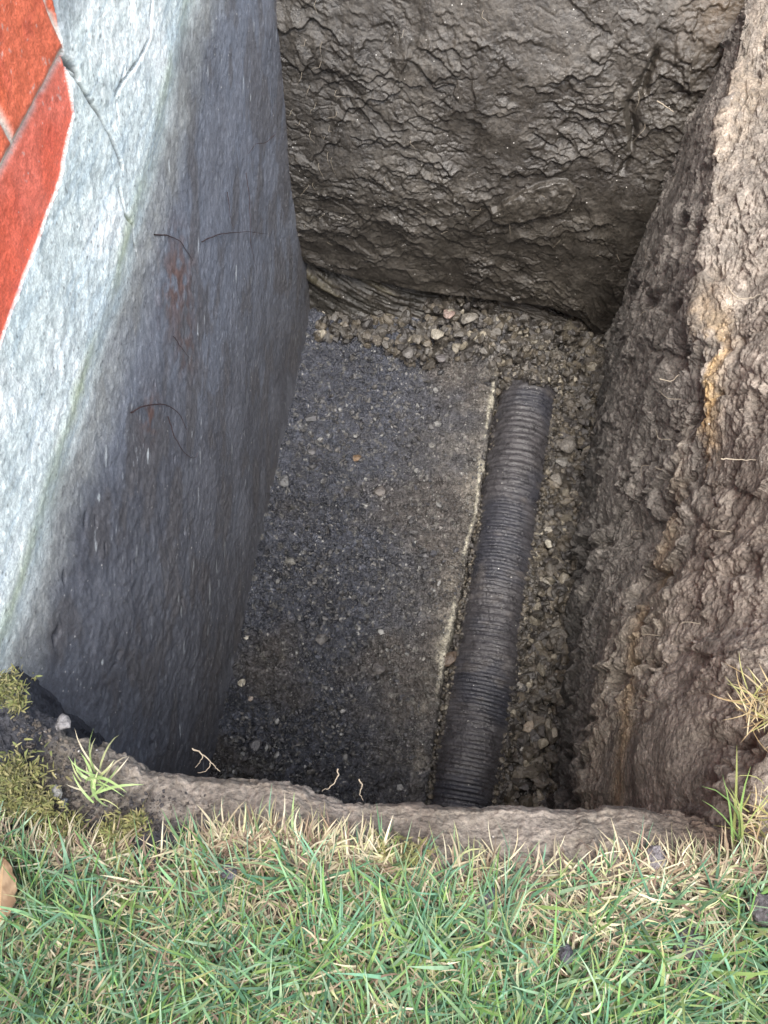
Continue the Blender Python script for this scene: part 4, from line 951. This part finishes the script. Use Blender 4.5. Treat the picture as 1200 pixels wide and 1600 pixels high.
def build_moss():
    spots = [((12, 1075), .026, 420), ((30, 1100), .012, 120), ((22, 1225), .040, 1100), ((60, 1262), .025, 380), ((95, 1300), .028, 380), ((180, 1305), .026, 300), ((215, 1285), .018, 160), ((640, 1335), .022, 160), ((600, 1330), .016, 120)]
    ps = []
    for (a, b), r, n in spots:
        q = P(a, b, z=.005); t = rng.normal(size=(n, 2)) * r * .5; ps.append(np.c_[q[0] + t[:, 0], q[1] + t[:, 1], .004 + .012 * np.exp(-(t ** 2).sum(1) / (r * r * .3)) + rng.uniform(-.004, .006, n)])
    p = np.concatenate(ps); p = p[p[:, 0] > WX + .012]
    n = len(p); cols = np.array([(.19, .19, .07), (.15, .17, .06), (.25, .23, .11), (.10, .10, .05)])[rng.integers(0, 4, n)] * rng.uniform(.7, 1.2, (n, 1))
    th0 = rng.uniform(.1, 1.4, n)
    V, q, c = blades(p, rng.uniform(0, 6.28, n), rng.uniform(.006, .016, n), rng.uniform(.0018, .0034, n), th0, th0 - .8, cols)
    tag(link('moss', np_mesh('moss', V, q, c), M_moss), 'yellow-green moss cushions beside the foot of the house wall', 'moss', kind='stuff')
build_moss()

def crumbs():
    pts, sz = [], []
    for _ in range(2600):
        a = rng.uniform(20, 330); b = rng.uniform(1110, 1300); 
        q = P(a, b, z=-.01)
        if q[1] > lipY(q[0]) - .012 or q[0] < WX + .02: continue
        if rng.random() < sm(180, 330, a) * .8 or (a > 150 and b < 1235): continue
        pts.append((q[0], q[1], -.014 + rng.uniform(-.002, .006))); sz.append(.0015 + .0045 * rng.random() ** 2.5)
    for _ in range(1500):
        x = rng.uniform(-.65, .62); y = float(turfY(x)[0]) + .05 - .13 * rng.random() ** .7
        if y > lipY(x) - .015: continue
        if x > .3 or x < -.4 or rng.random() < .4: pts.append((x, y, -.022 - .3 * max(0, y - float(turfY(x)[0])) + rng.uniform(-.002, .004))); sz.append(.0015 + .004 * rng.random() ** 2)
    for _ in range(260):
        x = rng.uniform(-.65, .5); y = float(turfY(x)[0]) - rng.uniform(-.02, .25); pts.append((x, y, rng.uniform(-.004, .006))); sz.append(rng.uniform(.0015, .005))
    c = np.array([(.06, .058, .062), (.10, .088, .078), (.05, .045, .045), (.14, .12, .10)])[rng.integers(0, 4, len(pts))]
    tag(link('soil_crumbs', scatter_rocks('soil_crumbs', pts, sz, c, ROCKS_LO), M_right), 'dark soil crumbs scattered on the left pit edge and in the turf', 'soil crumbs', kind='stuff')
    # loose crumbs lying on the light upper bank are part of the bank mesh
crumbs()

# clods, stones and the leaf on the lawn
one_stone(96, 1131, -.03, .018, (.17, .165, .17), 'pale flat stone chip on the dark soil at the pit edge, left', flat=.5)
one_stone(85, 1240, -.005, .015, (.20, .20, .19), 'grey stone half buried beside the moss', flat=.7)
one_stone(101, 1254, -.004, .010, (.10, .11, .13), 'small blue-grey stone touching the grey one beside the moss', flat=.7)
one_stone(12, 1344, .012, .010, (.05, .055, .07), 'small dark pebble above the brown leaf at the left edge', flat=.8)
one_stone(1072, 1472, .016, .021, (.075, .07, .072), 'dark soil clod in the grass, lower right', flat=.7, cat='clod', name='soil_clod', mat=M_right)
one_stone(762, 1402, .014, .014, (.09, .09, .10), 'grey soil clod in the grass right of centre', flat=.9, cat='clod', name='soil_clod', mat=M_right)
one_stone(884, 1490, .016, .011, (.08, .08, .10), 'slim dark clod standing among the blades below the straw patch', flat=1.0, cat='clod', name='soil_clod', mat=M_right)
one_stone(1188, 1418, .014, .019, (.085, .08, .085), 'dark clod cut by the right picture edge', flat=.8, cat='clod', name='soil_clod', mat=M_right)
one_stone(358, 1362, .016, .011, (.10, .10, .12), 'small grey clod in the grass left of centre', flat=.8, cat='clod', name='soil_clod', mat=M_right)
one_stone(1025, 1340, .012, .014, (.17, .16, .17), 'grey clod on the dry turf edge', flat=.8, cat='clod', name='soil_clod', mat=M_right)

def leaf():
    n, m = 26, 17; t = np.linspace(0, 1, n); s = np.linspace(-1, 1, m)
    w = .027 * np.sin(np.pi * np.clip(t, .001, .999)) ** .7 * (1 + .05 * np.sin(t * 40))
    T, Sg = np.meshgrid(t, s, indexing='ij'); Wg = w[:, None]
    x = Sg * Wg; y = (T - .5) * .085; z = .006 * Sg ** 2 + .006 * np.sin(T * 3) + .0015 * np.sin(T * 22 + np.abs(Sg) * 4) * np.abs(Sg) - .002 * np.exp(-(Sg / .06) ** 2)
    c = np.zeros((n, m, 3)) + np.array((.31, .225, .145)); c = cmix(c, (.20, .13, .08), sm(.1, .5, fbm(x, y, 60, 4, 3))); c = cmix(c, (.45, .31, .18), np.exp(-(Sg / .05) ** 2))
    G = np.stack([x, y, z], -1); Nn = grid_normal(G); V = np.concatenate([(G + Nn * .0003).reshape(-1, 3), (G - Nn * .0003).reshape(-1, 3)])
    q = grid_faces(n, m); Fq = np.concatenate([q, q[:, ::-1] + n * m])
    o = link('leaf', np_mesh('leaf', V, Fq, np.r_[c.reshape(-1, 3)] .repeat(1, 0) if False else np.concatenate([c.reshape(-1, 3)] * 2)), M_dry)
    q0 = P(4, 1392, z=.035); o.location = tuple(q0); o.rotation_euler = (radians(8), radians(-6), radians(12))
    tag(o, 'brown fallen leaf on the grass at the left picture edge', 'leaf')
leaf()

def tuft(name, at, n, L, Wd, cols, lean, label, th=(.2, 1.3), droop=(.3, 1.8), spread=.012, az0=None, azs=2.0, mat=None):
    p = np.tile(np.array(at), (n, 1)) + rng.normal(size=(n, 3)) * np.array((spread, spread, .003))
    az = (rng.uniform(0, 6.28, n) if az0 is None else az0 + rng.normal(size=n) * azs)
    th0 = rng.uniform(*th, n); c = np.array(cols)[rng.integers(0, len(cols), n)] * rng.uniform(.8, 1.2, (n, 1))
    V, q, cc = blades(p, az, rng.uniform(*L, n), rng.uniform(*Wd, n), th0, th0 - rng.uniform(*droop, n), c, 5, None, rng.normal(size=n) * .8)
    o = link(name, np_mesh(name, V - np.array(at), q, cc), mat or M_dry); o.location = tuple(at); tag(o, label, 'grass tuft')
    return o
straw = [(.33, .26, .14), (.28, .20, .10), (.38, .32, .20), (.27, .27, .10)]
tuft('grass_tuft', P(1196, 1105, z=-.03), 90, (.03, .08), (.0012, .0028), straw, 0, 'dry golden grass tuft hanging over the right pit edge', spread=.018, az0=3.0, azs=1.4)
tuft('grass_tuft', P(1152, 1330, z=-.01), 9, (.09, .14), (.0025, .004), [(.16, .26, .08), (.24, .28, .10)], 0, 'few upright green stalks at the right near corner of the pit', th=(.5, .9), droop=(.0, .4), spread=.006, az0=1.75, azs=.3, mat=M_blade)
tuft('grass_tuft', P(1190, 1290, z=-.01), 60, (.02, .07), (.0012, .0028), straw, 0, 'dry straw tuft below the green stalks at the right edge', spread=.018)
tuft('grass_tuft', P(150, 1225, z=.0), 26, (.03, .085), (.002, .0045), [(.42, .46, .24), (.28, .40, .16), (.5, .46, .34)], 0, 'pale green grass tuft standing alone on the dark soil', spread=.010, az0=1.6, azs=1.2, mat=M_blade)
